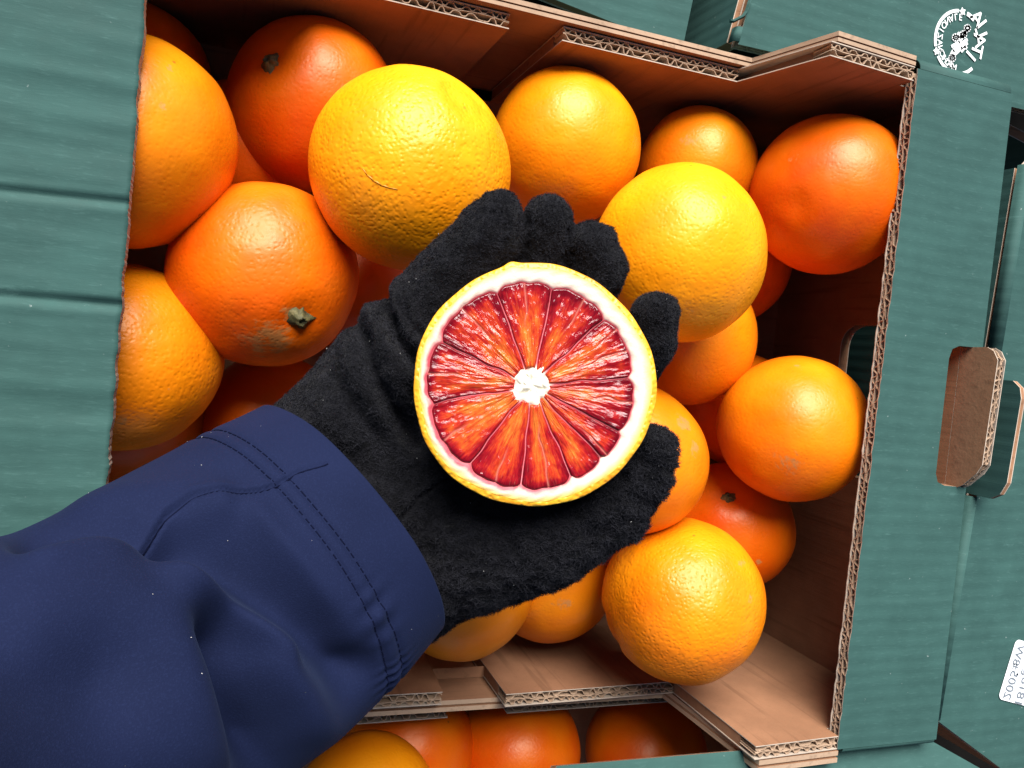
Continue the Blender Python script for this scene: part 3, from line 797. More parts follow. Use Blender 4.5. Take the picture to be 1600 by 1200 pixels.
bl = k.noise(uvs(3, 3), 1.0, 3, .6)
f = k.math('ADD', k.math('MULTIPLY', s1, .55), k.math('MULTIPLY', s2, .45))
f = k.math('ADD', f, k.math('MULTIPLY', k.math('SUBTRACT', .55, rad), .42))
f = k.math('ADD', f, k.math('MULTIPLY', k.math('SUBTRACT', edg, .75), .30))
f = k.math('ADD', f, k.math('MULTIPLY', k.math('SUBTRACT', bl, .5), .5))
f = k.math('ADD', f, tone)
col = k.ramp(f, [(.20, (.11, .001, .005)), (.40, (.25, .005, .008)), (.54, (.38, .028, .008)), (.68, (.46, .085, .012)), (.88, (.56, .18, .026))])
col = k.mix(k.maprange(s3, .62, .76, 0, .22), col, (.58, .25, .15))
col = k.mix(k.math('MULTIPLY', k.attr('vein').outputs['Fac'], .6), col, (.50, .16, .12))
k.p(Base_Color=col, Roughness=k.maprange(s2, .3, .7, .05, .12))
k.set(k.b, 'Specular IOR Level', .36)
k.set(k.b, 'Subsurface Weight', .25); k.set(k.b, 'Subsurface Radius', (.003, .0008, .0004)); k.set(k.b, 'Subsurface Scale', 1.0)
wet = k.noise(k.coord(), 520, 2, .5)
k.p(Normal=k.bump(k.math('ADD', k.math('ADD', k.math('MULTIPLY', s2, 1.0), k.math('MULTIPLY', s1, 1.0)), k.math('MULTIPLY', wet, .7)), .26, .0010)); M['flesh'] = k.mat

def Rout(a):                                           # outline of the cut, photo pixels
    r = 191 + 1.6 * math.sin(3 * a + 1) + 1.0 * math.sin(5 * a + 2.0) + .4 * math.sin(17 * a)
    b = (a - math.radians(-101)) ; b = math.atan2(math.sin(b), math.cos(b))
    r += 4.5 * math.exp(-(b / .055) ** 2)
    g = math.atan2(math.sin(a - math.radians(-130)), math.cos(a - math.radians(-130)))
    r -= 3.0 * math.exp(-(g / .3) ** 2)
    return r
MEM = [(665, 150), (915, 290), (1050, 568), (992, 830), (890, 945), (752, 1032), (515, 1078), (280, 972), (122, 690), (152, 410), (405, 170)]
FC = (-6.0, 2.0); KC = (-5.0, 3.0)
mang = sorted(math.atan2(y - 612, x - 568) for x, y in MEM)
NA = 260
# rind: outer skin and the coloured rim of the cut
mb = MB(); V = []; F = []
A = [i * 2 * math.pi / NA for i in range(NA)]
prof = [(None, .9915, .0), (0, 1.0, -.0005), (0, 1.003, -.0018), (0, 1.0, -.004)] + [(0, math.cos(t), -.004 - .030 * math.sin(t)) for t in (.12, .25, .4, .55, .7, .85, 1.0, 1.15, 1.3, 1.42, 1.5)]
rows = [[hp((Rout(a) - 8.5 - 1.4 * math.sin(7 * a)) * math.cos(a), (Rout(a) - 8.5 - 1.4 * math.sin(7 * a)) * math.sin(a), .0) for a in A]]
for _, m_, h_ in prof: rows.append([hp(Rout(a) * m_ * math.cos(a), Rout(a) * m_ * math.sin(a), h_) for a in A])
V = [p for r in rows for p in r] + [hp(0, 0, -.0345)]
for j in range(len(rows) - 1):
    for i in range(NA): F.append((j * NA + i, j * NA + (i + 1) % NA, (j + 1) * NA + (i + 1) % NA, (j + 1) * NA + i))
lj = (len(rows) - 1) * NA
F += [(lj + i, lj + (i + 1) % NA, len(V) - 1) for i in range(NA)]
mb.add(V, F); mb.build('rind', M['rind'], half, smooth=True)
# flesh outline
def seg_of(a):
    for i in range(len(mang)):
        a0 = mang[i]; a1 = mang[(i + 1) % len(mang)] + (2 * math.pi if i == len(mang) - 1 else 0)
        aa = a if a >= mang[0] else a + 2 * math.pi
        if a0 <= aa <= a1: return i, (aa - a0) / (a1 - a0), a1 - a0
    return 0, 0., 1.
def Rfl(a):                                            # radius from the core of the flesh edge
    i, f_, w = seg_of(a)
    # circle of radius 163 about FC seen from KC
    dx, dy = KC[0] - FC[0], KC[1] - FC[1]
    ca, sa_ = math.cos(a), math.sin(a); b = dx * ca + dy * sa_; c_ = dx * dx + dy * dy - 163 ** 2
    r = -b + math.sqrt(b * b - c_)
    e = abs(2 * f_ - 1)
    return r - 9 * e ** 6 - 1.0 * math.sin(a * 23) * (1 - e) + .6 * math.sin(a * 41 + 1)
# pith: ring, membranes floor and core
V = []; PK = []; YL = []; F = []
A2 = [math.atan2(math.sin(a), math.cos(a)) for a in A]
fr_ = [0, .1, .2, .32, .5, .75, .9, 1.0]
for fj in fr_:
    for a in A:
        ro = Rout(a) - 8.3 - 1.4 * math.sin(7 * a); ox, oy = ro * math.cos(a), ro * math.sin(a)
        a_k = math.atan2(oy - KC[1], ox - KC[0]); rf = Rfl(a_k) + 1.0
        ix, iy = KC[0] + rf * math.cos(a_k), KC[1] + rf * math.sin(a_k)
        V.append(hp(ox + (ix - ox) * fj, oy + (iy - oy) * fj, .0001 + .00035 * math.sin(fj * math.pi) + .00012 * math.sin(a * 40 + fj * 9)))
        left = max(0, math.cos(a - 2.6))
        YL.append(max(0, 1 - fj / .6) * .95)
        PK.append(max(0, (fj - .5) * 1.5) * (.6 + .9 * left) + .5 * left * fj)
for (dr, h_, pkv) in ((-1.2, -.0005, 1.6), (-40, -.0004, 3.0), (-90, -.0004, 2.4)):
    for a in A:
        ro = Rout(a) - 8; ox, oy = ro * math.cos(a), ro * math.sin(a); a_k = math.atan2(oy - KC[1], ox - KC[0]); rf = Rfl(a_k) + dr
        V.append(hp(KC[0] + rf * math.cos(a_k), KC[1] + rf * math.sin(a_k), h_)); PK.append(pkv)
def core_h(a, rc): return .0006 * math.sin(2 * a + rc) * (rc < 30) * .5 - .0011 * math.exp(-(((rc - 14) / 6) ** 2)) * max(0, math.sin(3 * a + .7)) ** 3
for (rc, h_, pkv) in ((40, -.0004, 1.4), (28, -.0002, .2), (24, .0002, .05), (20, .0003, .0), (17, .0003, .0), (13, .0003, .0), (8, .0004, .0), (4, .0004, .0)):
    for a in A:
        j = rc * (1 + .14 * math.sin(5 * a + 1) + .10 * math.sin(11 * a)) if rc < 40 else rc
        V.append(hp(KC[0] + j * math.cos(a), KC[1] + j * math.sin(a), h_ + .00008 * math.sin(a * 9 + rc) + core_h(a, rc))); PK.append(pkv)
V.append(hp(KC[0], KC[1], .0003)); PK.append(0)
nr_ = (len(V) - 1) // NA
for j in range(nr_ - 1):
    for i in range(NA): F.append((j * NA + i, j * NA + (i + 1) % NA, (j + 1) * NA + (i + 1) % NA, (j + 1) * NA + i))
F += [((nr_ - 1) * NA + i, (nr_ - 1) * NA + (i + 1) % NA, len(V) - 1) for i in range(NA)]
mb = MB(); mb.add(V, F); po = mb.build('pith', M['pith'], half, smooth=True)
att = po.data.attributes.new('pink', 'FLOAT', 'POINT'); att.data.foreach_set('value', PK)
att = po.data.attributes.new('rimtone', 'FLOAT', 'POINT'); att.data.foreach_set('value', YL + [0.] * (len(PK) - len(YL)))
# segments
for i in range(len(mang)):
    a0 = mang[i]; a1 = mang[(i + 1) % len(mang)] + (2 * math.pi if i == len(mang) - 1 else 0)
    nr_, na_ = 100, 84
    rin = 23 + RNG.random() * 6
    tt = np.linspace(0, 1, nr_ + 1)[:, None] * np.ones((1, na_ + 1)); ff = np.linspace(0, 1, na_ + 1)[None, :] * np.ones((nr_ + 1, 1))
    amid = a0 + (a1 - a0) * ff
    rout = np.array([[Rfl(math.atan2(math.sin(a), math.cos(a))) - .8 for a in amid[0]]])
    rr = rin + (rout - rin) * tt
    gap = np.minimum(.5 / rr, (a1 - a0) * .3)
    an = a0 + gap + (a1 - a0 - 2 * gap) * ff
    # wavy membranes
    wob = 2.2 * vnoise(np.stack([rr / 26, np.zeros_like(rr) + i * 7.3, an * 0], -1), 3) / np.maximum(rr, 20)
    wl = 2.2 * vnoise(np.stack([rr / 26, np.zeros_like(rr) + ((i) % 11) * 7.3, an * 0], -1), 3) / np.maximum(rr, 20)
    wr = 2.2 * vnoise(np.stack([rr / 26, np.zeros_like(rr) + ((i + 1) % 11) * 7.3, an * 0], -1), 3) / np.maximum(rr, 20)
    an = an + wl * (1 - ff) + wr * ff
    arc = rr * (a1 - a0) * ff
    de = np.minimum(np.minimum(arc, rr * (a1 - a0) * (1 - ff)), np.minimum((1 - tt) * (rout - rin), tt * (rout - rin) * .6))
    e = np.clip(de / 3.2, 0, 1); edge = np.clip(de / 16.0, 0, 1)
    hgt = -.0006 + .00085 * (1 - (1 - e) ** 2.4)
    ac2 = an * 90                                       # arc measure that converges to the core
    hgt = hgt + e * (.00030 * fbm(np.stack([ac2 / 13, rr / 46, rr * 0 + i], -1), 11, 2) + .00014 * vnoise(np.stack([ac2 / 4.2, rr / 17, rr * 0 + i], -1), 12) + .00009 * vnoise(np.stack([ac2 / 2.1, rr / 9, rr * 0 + i], -1), 13))
    hgt = hgt - .0004 * edge * np.clip(1 - abs(tt - .6) * 2, 0, 1) * 0
    line_ = np.zeros_like(rr)
    for (lx, ly, l0) in ((525, 120, .45), (820, 200, .5), (1020, 440, .4), (1045, 690, .35), (640, 1060, .2), (105, 550, .5), (260, 270, .45), (880, 890, .5), (400, 1040, .55), (180, 850, .6), (960, 360, .62)):
        la = math.atan2(ly - 612, lx - 568)
        dl = np.arctan2(np.sin(an - la), np.cos(an - la)) + 3.2 * vnoise(np.stack([rr / 20, rr * 0 + lx, rr * 0], -1), 5) / rr
        line_ = np.maximum(line_, np.exp(-(dl * rr / 1.5) ** 2) * np.clip((tt - l0) * 5, 0, 1))
    hgt = hgt - .00035 * line_
    X_ = KC[0] + rr * np.cos(an); Y_ = KC[1] + rr * np.sin(an)
    P = hc + (X_[..., None] * hx_ + Y_[..., None] * hy_) * SP + hgt[..., None] * hn
    idx = np.arange(P[..., 0].size).reshape(P.shape[:2])
    Q = np.stack([idx[:-1, :-1], idx[1:, :-1], idx[1:, 1:], idx[:-1, 1:]], -1).reshape(-1, 4)
    me = mesh_np('segment', P.reshape(-1, 3), Q, True)
    for nm_, val in (('rad', tt), ('edge', edge), ('vein', line_), ('tone', tt * 0 + (RNG.random() - .5) * .14 + (.05 if math.sin((a0 + a1) / 2) > .3 else 0.))):
        q_ = me.attributes.new(nm_, 'FLOAT', 'POINT'); q_.data.foreach_set('value', val.ravel())
    uvl = me.uv_layers.new(name='UVMap')
    uvs_ = np.stack([an * .9 + i * .37, rr / 100.], -1).reshape(-1, 2)
    li = np.zeros(len(me.loops), np.int32); me.loops.foreach_get('vertex_index', li)
    uvl.data.foreach_set('uv', uvs_[li].ravel())
    link('segment', me, half, M['flesh'])
# ------------------------------------------------------------------ the arm: fleece glove and jacket sleeve
def surface_nets(f, org, h):
    ins = f < 0
    nx, ny, nz = f.shape
    c = np.zeros((nx - 1, ny - 1, nz - 1), np.int8)
    for a in (0, 1):
        for b in (0, 1):
            for d in (0, 1): c += ins[a:nx - 1 + a, b:ny - 1 + b, d:nz - 1 + d]
    act = (c > 0) & (c < 8)
    idx = np.full(act.shape, -1, np.int64); idx[act] = np.arange(act.sum())
    I = np.argwhere(act)
    acc = np.zeros((len(I), 3)); cnt = np.zeros(len(I))
    corners = [(a, b, d) for a in (0, 1) for b in (0, 1) for d in (0, 1)]
    for p in corners:
        for ax in range(3):
            if p[ax]: continue
            q = list(p); q[ax] = 1
            fa = f[I[:, 0] + p[0], I[:, 1] + p[1], I[:, 2] + p[2]]; fb = f[I[:, 0] + q[0], I[:, 1] + q[1], I[:, 2] + q[2]]
            m = (fa < 0) != (fb < 0)
            t = np.where(m, fa / np.where(m, fa - fb, 1), 0)
            pt = np.tile(np.array(p, float), (len(I), 1)); pt[:, ax] += t
            acc += np.where(m[:, None], pt, 0); cnt += m
    V = (I + acc / cnt[:, None]) * h + org
    Fs = []
    for ax in range(3):
        o1, o2 = [(1, 2), (2, 0), (0, 1)][ax]
        sl0 = [slice(1, -1)] * 3; sl1 = [slice(1, -1)] * 3
        sl0[ax] = slice(0, -1); sl1[ax] = slice(1, None)
        s0 = ins[tuple(sl0)]; s1 = ins[tuple(sl1)]
        E_ = np.argwhere(s0 != s1); base = E_.copy()
        for a_ in (o1, o2): base[:, a_] += 1
        flip = s0[tuple(E_.T)]
        def cell(d1_, d2_):
            q = base.copy(); q[:, o1] += d1_; q[:, o2] += d2_
            return idx[q[:, 0], q[:, 1], q[:, 2]]
        quad = np.stack([cell(-1, -1), cell(0, -1), cell(0, 0), cell(-1, 0)], 1)
        quad = np.where(flip[:, None], quad, quad[:, ::-1])
        Fs.append(quad)
    return V, np.concatenate(Fs)
def smooth_mesh(V, F, it=4, lam=.5):
    e = np.concatenate([F[:, [0, 1]], F[:, [1, 2]], F[:, [2, 3]], F[:, [3, 0]]]); e = np.concatenate([e, e[:, ::-1]])
    for _ in range(it):
        s = np.zeros_like(V); n = np.zeros(len(V))
        np.add.at(s, e[:, 0], V[e[:, 1]]); np.add.at(n, e[:, 0], 1)
        V = V + lam * (s / np.maximum(n, 1)[:, None] - V)
    return V
def vnormals(V, F):
    n = np.cross(V[F[:, 2]] - V[F[:, 0]], V[F[:, 3]] - V[F[:, 1]])
    N = np.zeros_like(V)
    for i in range(4): np.add.at(N, F[:, i], n)
    return N / np.maximum(np.linalg.norm(N, axis=1), 1e-12)[:, None]

person = thing('person', at(400, 900, .27), "person's forearm in navy jacket sleeve and black fleece glove holding the halved orange", 'person')

# chains of (pixel x, pixel y, depth, radius in pixels, blend)
CH = [
    ([(430, 800, .285, 92), (480, 712, .278, 86), (612, 572, .272, 84), (660, 520, .272, 78)], .008),          # outer edge of the palm
    ([(500, 900, .290, 110), (600, 770, .288, 125), (720, 690, .296, 120), (840, 620, .300, 105)], .012),     # palm
    ([(620, 930, .288, 85), (690, 880, .280, 84), (760, 858, .273, 86), (850, 830, .268, 84), (925, 790, .266, 68)], .010),   # heel of the thumb
    ([(900, 805, .267, 66), (960, 785, .263, 52), (1000, 745, .258, 43), (1022, 698, .254, 35)], .006),        # thumb
    ([(655, 505, .272, 70), (720, 425, .264, 60), (765, 365, .259, 50), (778, 336, .257, 39)], .003),          # little finger
    ([(760, 560, .288, 62), (820, 460, .276, 52), (850, 385, .268, 44), (857, 343, .263, 39)], .002),          # ring finger
    ([(840, 600, .296, 62), (905, 500, .282, 50), (930, 420, .272, 45), (927, 384, .267, 39)], .002),          # middle finger
    ([(880, 650, .298, 60), (965, 600, .284, 48), (1010, 540, .272, 41), (1023, 492, .266, 37)], .002),        # index finger
]
prim = []
for pts, kk in CH:
    W = [(at(a, b, d), r * d / FPX) for a, b, d, r in pts]
    prim.append((W, kk))
allp = np.array([w[0] for W, _ in prim for w in W]); rmax = .034
lo = allp.min(0) - rmax; hi = allp.max(0) + rmax
hgrid = .00115
dims = np.ceil((hi - lo) / hgrid).astype(int) + 1
G = np.stack(np.meshgrid(*[lo[i] + np.arange(dims[i]) * hgrid for i in range(3)], indexing='ij'), -1).astype(np.float32)
field = None
def cone_sd(P, a, b, ra, rb):
    a = a.astype(np.float32); d = (b - a).astype(np.float32)
    t = np.clip(((P - a) @ d) / (d @ d), 0, 1)
    q = P - a - t[..., None] * d
    return np.sqrt((q * q).sum(-1)) - (ra + (rb - ra) * t).astype(np.float32)
def smin(a, b, kk):
    hh = np.clip(.5 + .5 * (b - a) / kk, 0, 1); return b + (a - b) * hh - kk * hh * (1 - hh)
for W, kk in prim:
    ch = None
    for i in range(len(W) - 1):
        s = cone_sd(G, W[i][0], W[i + 1][0], W[i][1], W[i + 1][1])
        ch = s if ch is None else smin(ch, s, .003)
    field = ch if field is None else smin(field, ch, kk)
# the palm is hollowed by the fruit it holds
q = G - hc.astype(np.float32); hh = q @ hn.astype(np.float32)
rho = np.sqrt(np.maximum((q * q).sum(-1) - hh * hh, 0))
ball = np.sqrt(rho ** 2 + (np.minimum(hh + .004, 0) * (.0367 / .0300)) ** 2) - .0372
ball = np.where(hh > .004, 1.0, ball)
field = np.maximum(field, -ball)
del G, q, hh, rho, ball
V, F = surface_nets(field, lo, hgrid)
del field
V = smooth_mesh(V, F, 5)
N = vnormals(V, F)
if ((V - V.mean(0)) * N).sum() < 0: F = F[:, ::-1]; N = -N
PXV, _ = proj(V)
front = np.clip(((CAM - V) / np.linalg.norm(CAM - V, axis=1)[:, None] * N).sum(1) * 2, 0, 1)
disp = np.zeros(len(V))
def groove(line, w, d, taper=True, shoulder=0., whole=0.):
    global disp
    dist, par, side = polydist(PXV, line)
    t = np.clip(np.minimum(par, 1 - par) * 6, .0, 1) if taper else 1
    disp += np.maximum(front, whole) * t * (-d * np.exp(-(dist / w) ** 2) + shoulder * d * np.exp(-((dist - 2.2 * w) / (1.2 * w)) ** 2))
groove([(596, 432), (602, 480), (625, 530), (655, 570)], 10, .0046, False, .5, .55)
groove([(628, 470), (640, 505), (665, 535)], 7, .0025, True, .3)
groove([(545, 490), (570, 530), (585, 590), (615, 640), (650, 690)], 12, .0040, False, .45, .4)
groove([(490, 560), (545, 620), (600, 690)], 16, .0016, True, .4)
groove([(470, 660), (560, 730), (640, 770)], 18, .0014, True, .4)
groove([(612, 832), (650, 780), (690, 752), (725, 745)], 3.5, .0012, True, .5)     # seam
groove([(820, 330), (822, 380), (815, 420)], 9, .002)
groove([(893, 350), (888, 400), (885, 430)], 8, .002)
fuzzy = np.clip((PXV[:, 1] - (1010 - .35 * PXV[:, 0])) / 60, 0, 1) * (PXV[:, 0] > 560)        # long pile on the heel of the thumb and thumb
disp += .0007 * fbm(V * 160, 21, 3) * (1 + .5 * fuzzy)
disp += fuzzy * .0008 * (1 - 2 * np.abs(vnoise(np.stack([PXV[:, 0] / 42, PXV[:, 1] / 17 + .25 * np.sin(PXV[:, 0] / 30), PXV[:, 0] * 0], -1), 31)))
disp += .0003 * vnoise(V * 800, 23)
V = V + N * disp[:, None]
N = vnormals(V, F)

k = NT('black_fleece')
vec = k.coord(); n1 = k.noise(vec, 260, 4, .7); n2 = k.noise(vec, 1500, 3, .7)
k.p(Base_Color=k.ramp(n1, [(.3, (.0024, .0024, .0032)), (.7, (.0075, .0075, .010))]), Roughness=.95)
k.set(k.b, 'Specular IOR Level', .1); k.set(k.b, 'Sheen Weight', .04); k.set(k.b, 'Sheen Roughness', .5)
k.p(Normal=k.bump(k.math('ADD', n1, k.math('MULTIPLY', n2, .6)), .9, .0014)); M['fleece'] = k.mat
k = NT('black_fleece_fibre'); k.p(Base_Color=(.0125, .0125, .0165), Roughness=.8); k.set(k.b, 'Specular IOR Level', .12); M['fibre'] = k.mat
k = NT('pale_lint'); k.p(Base_Color=(.55, .53, .50), Roughness=.8); M['lint'] = k.mat
gme = mesh_np('glove', V, F, True)
glove = link('glove', gme, person, M['fleece'])
glove['label'] = 'black fleece glove with curled fingers around the fruit'

# pile: short curved fibres, longer on the thumb side
tri = np.concatenate([F[:, [0, 1, 2]], F[:, [0, 2, 3]]])
keep = ((CAM - V) * N).sum(1)[tri].mean(1) > -.12
tri = tri[keep]
ar = .5 * np.linalg.norm(np.cross(V[tri[:, 1]] - V[tri[:, 0]], V[tri[:, 2]] - V[tri[:, 0]]), axis=1)
NF = 230000
pick = RNG.choice(len(tri), NF, p=ar / ar.sum())
b = RNG.random((NF, 2)); fl = b.sum(1) > 1; b[fl] = 1 - b[fl]
T3 = tri[pick]
P = V[T3[:, 0]] + (V[T3[:, 1]] - V[T3[:, 0]]) * b[:, :1] + (V[T3[:, 2]] - V[T3[:, 0]]) * b[:, 1:]
Nn = N[T3[:, 0]]; fz = fuzzy[T3[:, 0]]
Rv = RNG.normal(size=(NF, 3))
clump = np.stack([vnoise(P * 300, 41), vnoise(P * 300, 42), vnoise(P * 300, 43)], -1)
tang = np.cross(Nn, Rv); tang /= np.linalg.norm(tang, axis=1)[:, None]
tg = tang + 1.6 * (clump - (clump * Nn).sum(1)[:, None] * Nn)
Ln = (.0009 + .0007 * RNG.random(NF)) * (1 + .75 * fz)
lean = (.55 + .7 * RNG.random(NF))[:, None]
D1 = Nn + tg * lean; D1 /= np.linalg.norm(D1, axis=1)[:, None]
D2 = D1 + tang * .9 + Nn * -.35; D2 /= np.linalg.norm(D2, axis=1)[:, None]
wd = np.cross(D1, Rv); wd /= np.linalg.norm(wd, axis=1)[:, None]
wid = (.00006 + .00003 * RNG.random(NF))[:, None]
P0 = P - Nn * .0002; P1 = P0 + D1 * (Ln * .6)[:, None]; P2 = P1 + D2 * (Ln * .5)[:, None]
FV = np.stack([P0 - wd * wid, P0 + wd * wid, P1 - wd * wid * .8, P1 + wd * wid * .8, P2], 1).reshape(-1, 3)
i5 = np.arange(NF)[:, None] * 5
FT = np.concatenate([i5 + [0, 1, 3], i5 + [0, 3, 2], i5 + [2, 3, 4]])
pile = link('fleece_pile', mesh_np('fleece_pile', FV, FT), glove, M['fibre']); pile['kind'] = 'stuff'
mb = MB()
for j in RNG.choice(NF, 60, replace=False):
    c_ = P[j] + Nn[j] * (.0006 + .0006 * RNG.random()); r_ = .00005 + .00009 * RNG.random() ** 2
    a_ = unit(RNG.normal(size=3)); b_ = unit(np.cross(a_, RNG.normal(size=3))); c2 = np.cross(a_, b_)
    mb.box(c_, a_ * r_ * (1.5 + 2.5 * RNG.random()), b_ * r_, c2 * r_)
lint = mb.build('lint', M['lint'], glove); lint['kind'] = 'stuff'

# sleeve
ST = [((400, 647), (684, 990), .277, .271), ((312, 684), (612, 1076), .264, .258), ((215, 738), (520, 1160), .249, .243), ((115, 792), (440, 1218), .230, .226),
      ((0, 842), (330, 1290), .208, .205), ((-130, 893), (200, 1370), .184, .182), ((-300, 955), (0, 1480), .155, .155), ((-480, 1010), (-230, 1590), .128, .128), ((-680, 1060), (-520, 1700), .105, .105)]
UE = np.array([at(u_[0], u_[1], a_) for u_, l_, a_, b_ in ST]); LE = np.array([at(l_[0], l_[1], b_) for u_, l_, a_, b_ in ST])
CE = (UE + LE) / 2
cum = np.concatenate([[0], np.cumsum(np.linalg.norm(np.diff(CE, axis=0), axis=1))])
NS, NTH = 460, 420
sd_ = np.linspace(0, cum[-1], NS)
def crv(A_):
    # smooth interpolation through the stations (Catmull-Rom)
    out = np.zeros((NS, 3)); n = len(A_)
    Mg = np.array([np.gradient(A_[:, i], cum) for i in range(3)]).T
    j = np.clip(np.searchsorted(cum, sd_, 'right') - 1, 0, n - 2)
    hq = (cum[j + 1] - cum[j]); t = ((sd_ - cum[j]) / hq)[:, None]; hq = hq[:, None]
    return (2 * t ** 3 - 3 * t ** 2 + 1) * A_[j] + (t ** 3 - 2 * t ** 2 + t) * hq * Mg[j] + (-2 * t ** 3 + 3 * t ** 2) * A_[j + 1] + (t ** 3 - t ** 2) * hq * Mg[j + 1]
US, LS = crv(UE), crv(LE); CS = (US + LS) / 2
AX = np.gradient(CS, axis=0)
kw = 121
AX = np.stack([np.convolve(np.pad(AX[:, i], kw // 2, mode='edge'), np.ones(kw) / kw, 'valid') for i in range(3)], 1)
AX /= np.linalg.norm(AX, axis=1)[:, None]
HA = (US - LS) / 2
HB = np.cross(AX, HA); HB /= np.linalg.norm(HB, axis=1)[:, None]
if (HB[0] @ (CAM - CS[0])) < 0: HB = -HB
HB = HB * (np.linalg.norm(HA, axis=1) * (.74 + .08 * (1 - np.exp(-sd_ / .06))))[:, None]
TH_ = np.arange(NTH) * 2 * math.pi / NTH
ct = np.sign(np.cos(TH_)) * np.abs(np.cos(TH_)) ** 1.0; sn = np.sign(np.sin(TH_)) * np.abs(np.sin(TH_)) ** 1.0
SG = CS[:, None, :] + ct[None, :, None] * HA[:, None, :] + sn[None, :, None] * HB[:, None, :]
def gnormal(S):
    du_ = np.gradient(S, axis=0); dv_ = (np.roll(S, -1, 1) - np.roll(S, 1, 1)) / 2
    n_ = np.cross(du_, dv_); n_ /= np.linalg.norm(n_, axis=2)[..., None]
    if ((S - CS[:, None, :]) * n_).sum() < 0: n_ = -n_
    return n_
SN = gnormal(SG)
PS, _ = proj(SG.reshape(-1, 3))
fs = np.clip(np.sin(TH_) * 1.9 - .12, 0, 1)[None, :] * np.ones((NS, 1))
SD = np.zeros((NS, NTH))
def blur(A_, n):
    for _ in range(n):
        A_ = (A_ + np.roll(A_, 1, 1) + np.roll(A_, -1, 1)) / 3
        B_ = A_.copy(); B_[1:-1] = (A_[:-2] + A_[1:-1] + A_[2:]) / 3; A_ = B_
    return A_
def fold(line, w, d, w2=None, ends=.2):
    """gauss valley (d<0) or ridge along a line in the photo; w on the left side, w2 on the right"""
    global SD
    dist, par, side = polydist(PS, line)
    ww = w * 1.15
    t = 1.0
    SD += fs * (d * t * np.exp(-(dist / ww) ** 2)).reshape(NS, NTH)
cuff = np.clip((sd_ - .016) / .02, 0, 1)[:, None]
fold([(45, 838), (120, 820), (190, 826), (250, 850)], 24, -.0085)                      # dark crease below the upper edge
fold([(120, 790), (230, 770), (340, 762)], 20, .0020)
fold([(215, 835), (270, 805), (350, 790)], 16, .0028)
fold([(285, 840), (370, 875), (440, 930), (500, 990), (550, 1050)], 38, -.0092)          # long hollow behind the cuff
fold([(265, 900), (330, 932), (400, 972), (450, 1000)], 20, .0048)
fold([(345, 985), (372, 1060), (400, 1140), (420, 1230)], 36, -.0110)
fold([(440, 1040), (480, 1090), (500, 1130)], 34, .0035)
fold([(60, 960), (160, 930), (250, 970), (290, 1050), (300, 1160)], 80, .0045)
fold([(0, 1010), (70, 1040), (150, 1060)], 70, -.0035)
fold([(60, 890), (130, 872), (215, 858)], 16, .0026)
fold([(400, 800), (460, 870), (520, 950), (555, 1010)], 20, .0022)
seamline = [(514, 724), (470, 736), (432, 757), (408, 767), (350, 772), (300, 780), (262, 800), (236, 826), (214, 848)]
SD = blur(SD, 16) * 1.3
dist, par, side = polydist(PS, seamline)
SD += (fs.ravel() * (-.0011 * np.exp(-(dist / 3.0) ** 2) + .0007 * np.exp(-((dist - 8) / 6) ** 2) * (side > 0))).reshape(NS, NTH)
SD *= (.25 + .75 * np.clip((sd_ - .010) / .022, 0, 1))[:, None]
rowd = (.0205, .0265)
for r_ in rowd: SD -= (.0007 * np.exp(-((sd_ - r_) / .0013) ** 2))[:, None]
gath = np.exp(-((sd_ - .0235) / .006) ** 2)[:, None] * np.clip((TH_ - 1.7) / .5, 0, 1)[None, :] * (TH_ < 4)[None, :]
SD += gath * .0008 * np.sin(TH_ * 52 + 3 * np.sin(TH_ * 7))[None, :] * (.5 + .5 * np.sin(TH_ * 9.5))[None, :]
SD += .0006 * fbm(SG * 40, 51, 2)
SG2 = SG + SN * SD[..., None]
hem = []
for (din, fac) in ((.0003, .985), (.0012, .965), (.004, .945), (.012, .90)):
    i = min(int(din / (sd_[1] - sd_[0])), NS - 1)
    hem.append(CS[i] + (SG2[i] - CS[i]) * fac)
SGa = np.concatenate([np.array(hem)[::-1], SG2]); nS = len(SGa)
idx = np.arange(nS * NTH).reshape(nS, NTH); nxt = np.roll(idx, -1, 1)
Q = np.stack([idx[:-1], idx[1:], nxt[1:], nxt[:-1]], -1).reshape(-1, 4)
k = NT('navy_softshell')
vec = k.coord(); n1 = k.noise(vec, 1900, 3, .7); n2 = k.noise(vec, 30, 3, .5)
sp_ = k.noise(vec, 2600, 1, .5)
col = k.mix(k.maprange(n2, .3, .7), (.0047, .0076, .026), (.0062, .0098, .033))
col = k.mix(k.maprange(n1, .5, .8, 0, .5), col, (.012, .019, .058))
k.p(Base_Color=col, Roughness=.85); k.set(k.b, 'Specular IOR Level', .08)
k.set(k.b, 'Sheen Weight', .03); k.set(k.b, 'Sheen Roughness', .45); k.set(k.b, 'Sheen Tint', (.35, .5, 1., 1.))
k.p(Normal=k.bump(n1, .4, .0003)); M['navy'] = k.mat
k = NT('navy_thread'); k.p(Base_Color=(.0024, .0036, .014), Roughness=.9); k.set(k.b, 'Specular IOR Level', .05); M['thread'] = k.mat
sme = mesh_np('jacket_sleeve', SGa.reshape(-1, 3), Q, True)
bm = bmesh.new(); bm.from_mesh(sme); bmesh.ops.recalc_face_normals(bm, faces=bm.faces); bm.to_mesh(sme); bm.free()
sleeve = link('jacket_sleeve', sme, person, M['navy'])
sleeve['label'] = 'navy jacket sleeve with a double-stitched cuff'
SN2 = gnormal(SG2)
mb = MB()
ds_ = sd_[1] - sd_[0]
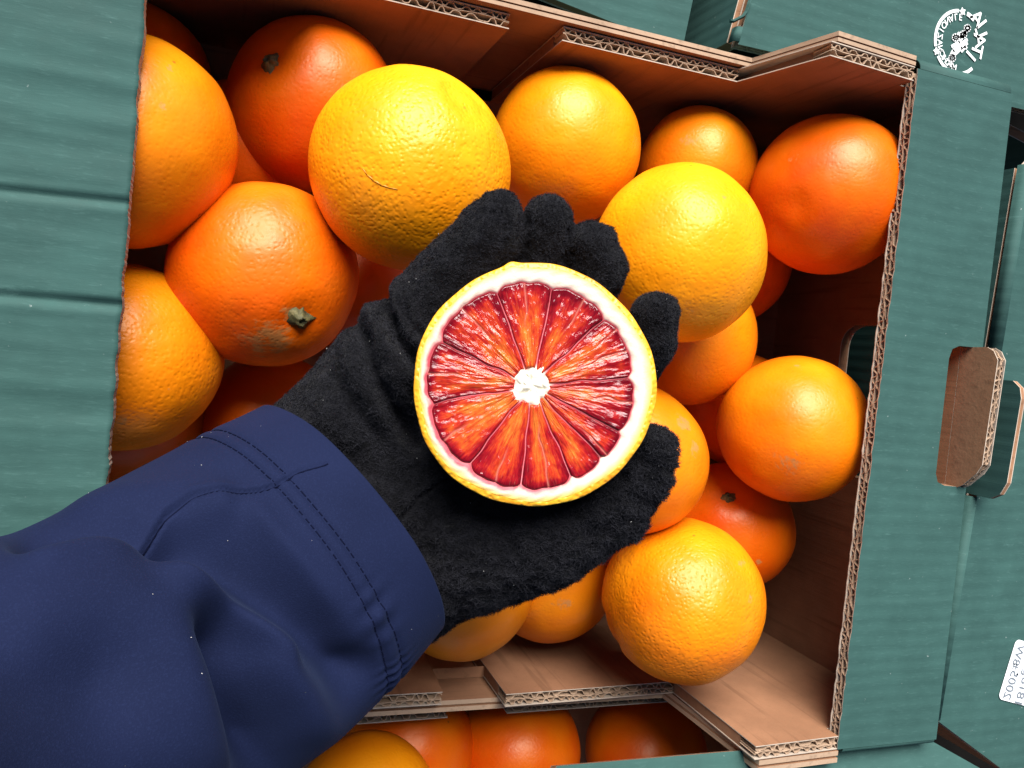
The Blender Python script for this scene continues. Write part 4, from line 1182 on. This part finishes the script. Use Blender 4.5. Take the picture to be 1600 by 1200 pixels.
for r_ in rowd:
    i = int(round(r_ / ds_)); ring = SG2[i]; L = np.concatenate([[0], np.cumsum(np.linalg.norm(np.diff(ring, axis=0), axis=1))])
    s = 0
    while s < L[-1] - .003:
        a = int(np.searchsorted(L, s)); b_ = min(int(np.searchsorted(L, s + .0018)), NTH - 1)
        if b_ > a and TH_[a] < 4.2 or TH_[a] > 5.6:
            p, q_ = ring[a], ring[b_]; nn = SN2[i, a]; tdir = unit(q_ - p); sd2 = np.cross(nn, tdir) * .00026
            lo_ = -nn * .0003; hi_ = nn * .00028
            mb.hexa([p - sd2 + lo_, q_ - sd2 + lo_, q_ + sd2 + lo_, p + sd2 + lo_, p - sd2 * .6 + hi_, q_ - sd2 * .6 + hi_, q_ + sd2 * .6 + hi_, p + sd2 * .6 + hi_])
        s += .0026
P2, _ = proj(SG2.reshape(-1, 3)); frontv = np.where(((CAM - SG2) * SN2).sum(-1).ravel() > 0)[0]
sl_ = np.array(seamline, float); cs_ = np.concatenate([[0], np.cumsum(np.linalg.norm(np.diff(sl_, axis=0), axis=1))])
# photo positions were taken on the finished surface
SP_ = []
for d_ in np.arange(0, cs_[-1], 5.0):
    q_ = np.array([np.interp(d_, cs_, sl_[:, 0]), np.interp(d_, cs_, sl_[:, 1])])
    j_ = frontv[np.argmin(((PS[frontv] - q_) ** 2).sum(1))]
    SP_.append((SG2.reshape(-1, 3)[j_], SN2.reshape(-1, 3)[j_]))
pa = np.array([a for a, _ in SP_]); pn = np.array([b for _, b in SP_])
for _ in range(3): pa[1:-1] = (pa[:-2] + pa[1:-1] + pa[2:]) / 3
sm_ = MB()
for i in range(len(pa) - 1):
    p, q_ = pa[i], pa[i + 1]; nn = pn[i]; s2_ = np.cross(nn, unit(q_ - p)) * .00028
    lo_ = -nn * .0008; hi_ = nn * .0002
    sm_.hexa([p - s2_ + lo_, q_ - s2_ + lo_, q_ + s2_ + lo_, p + s2_ + lo_, p - s2_ * .7 + hi_, q_ - s2_ * .7 + hi_, q_ + s2_ * .7 + hi_, p + s2_ * .7 + hi_])
sm_.build('seam', M['thread'], sleeve)
st = mb.build('stitching', M['thread'], sleeve); st['kind'] = 'stuff'
mb = MB()
sel = RNG.integers(0, NS * NTH, 110)
for j in sel:
    i, t_ = divmod(int(j), NTH)
    if not (.2 < TH_[t_] < 3.0): continue
    c_ = SG2[i, t_] + SN2[i, t_] * .00008; r_ = .00005 + .00011 * RNG.random() ** 3
    mb.box(c_, unit(RNG.normal(size=3)) * r_ * 2, unit(RNG.normal(size=3)) * r_, SN2[i, t_] * r_)
lint = mb.build('lint', M['lint'], sleeve); lint['kind'] = 'stuff'
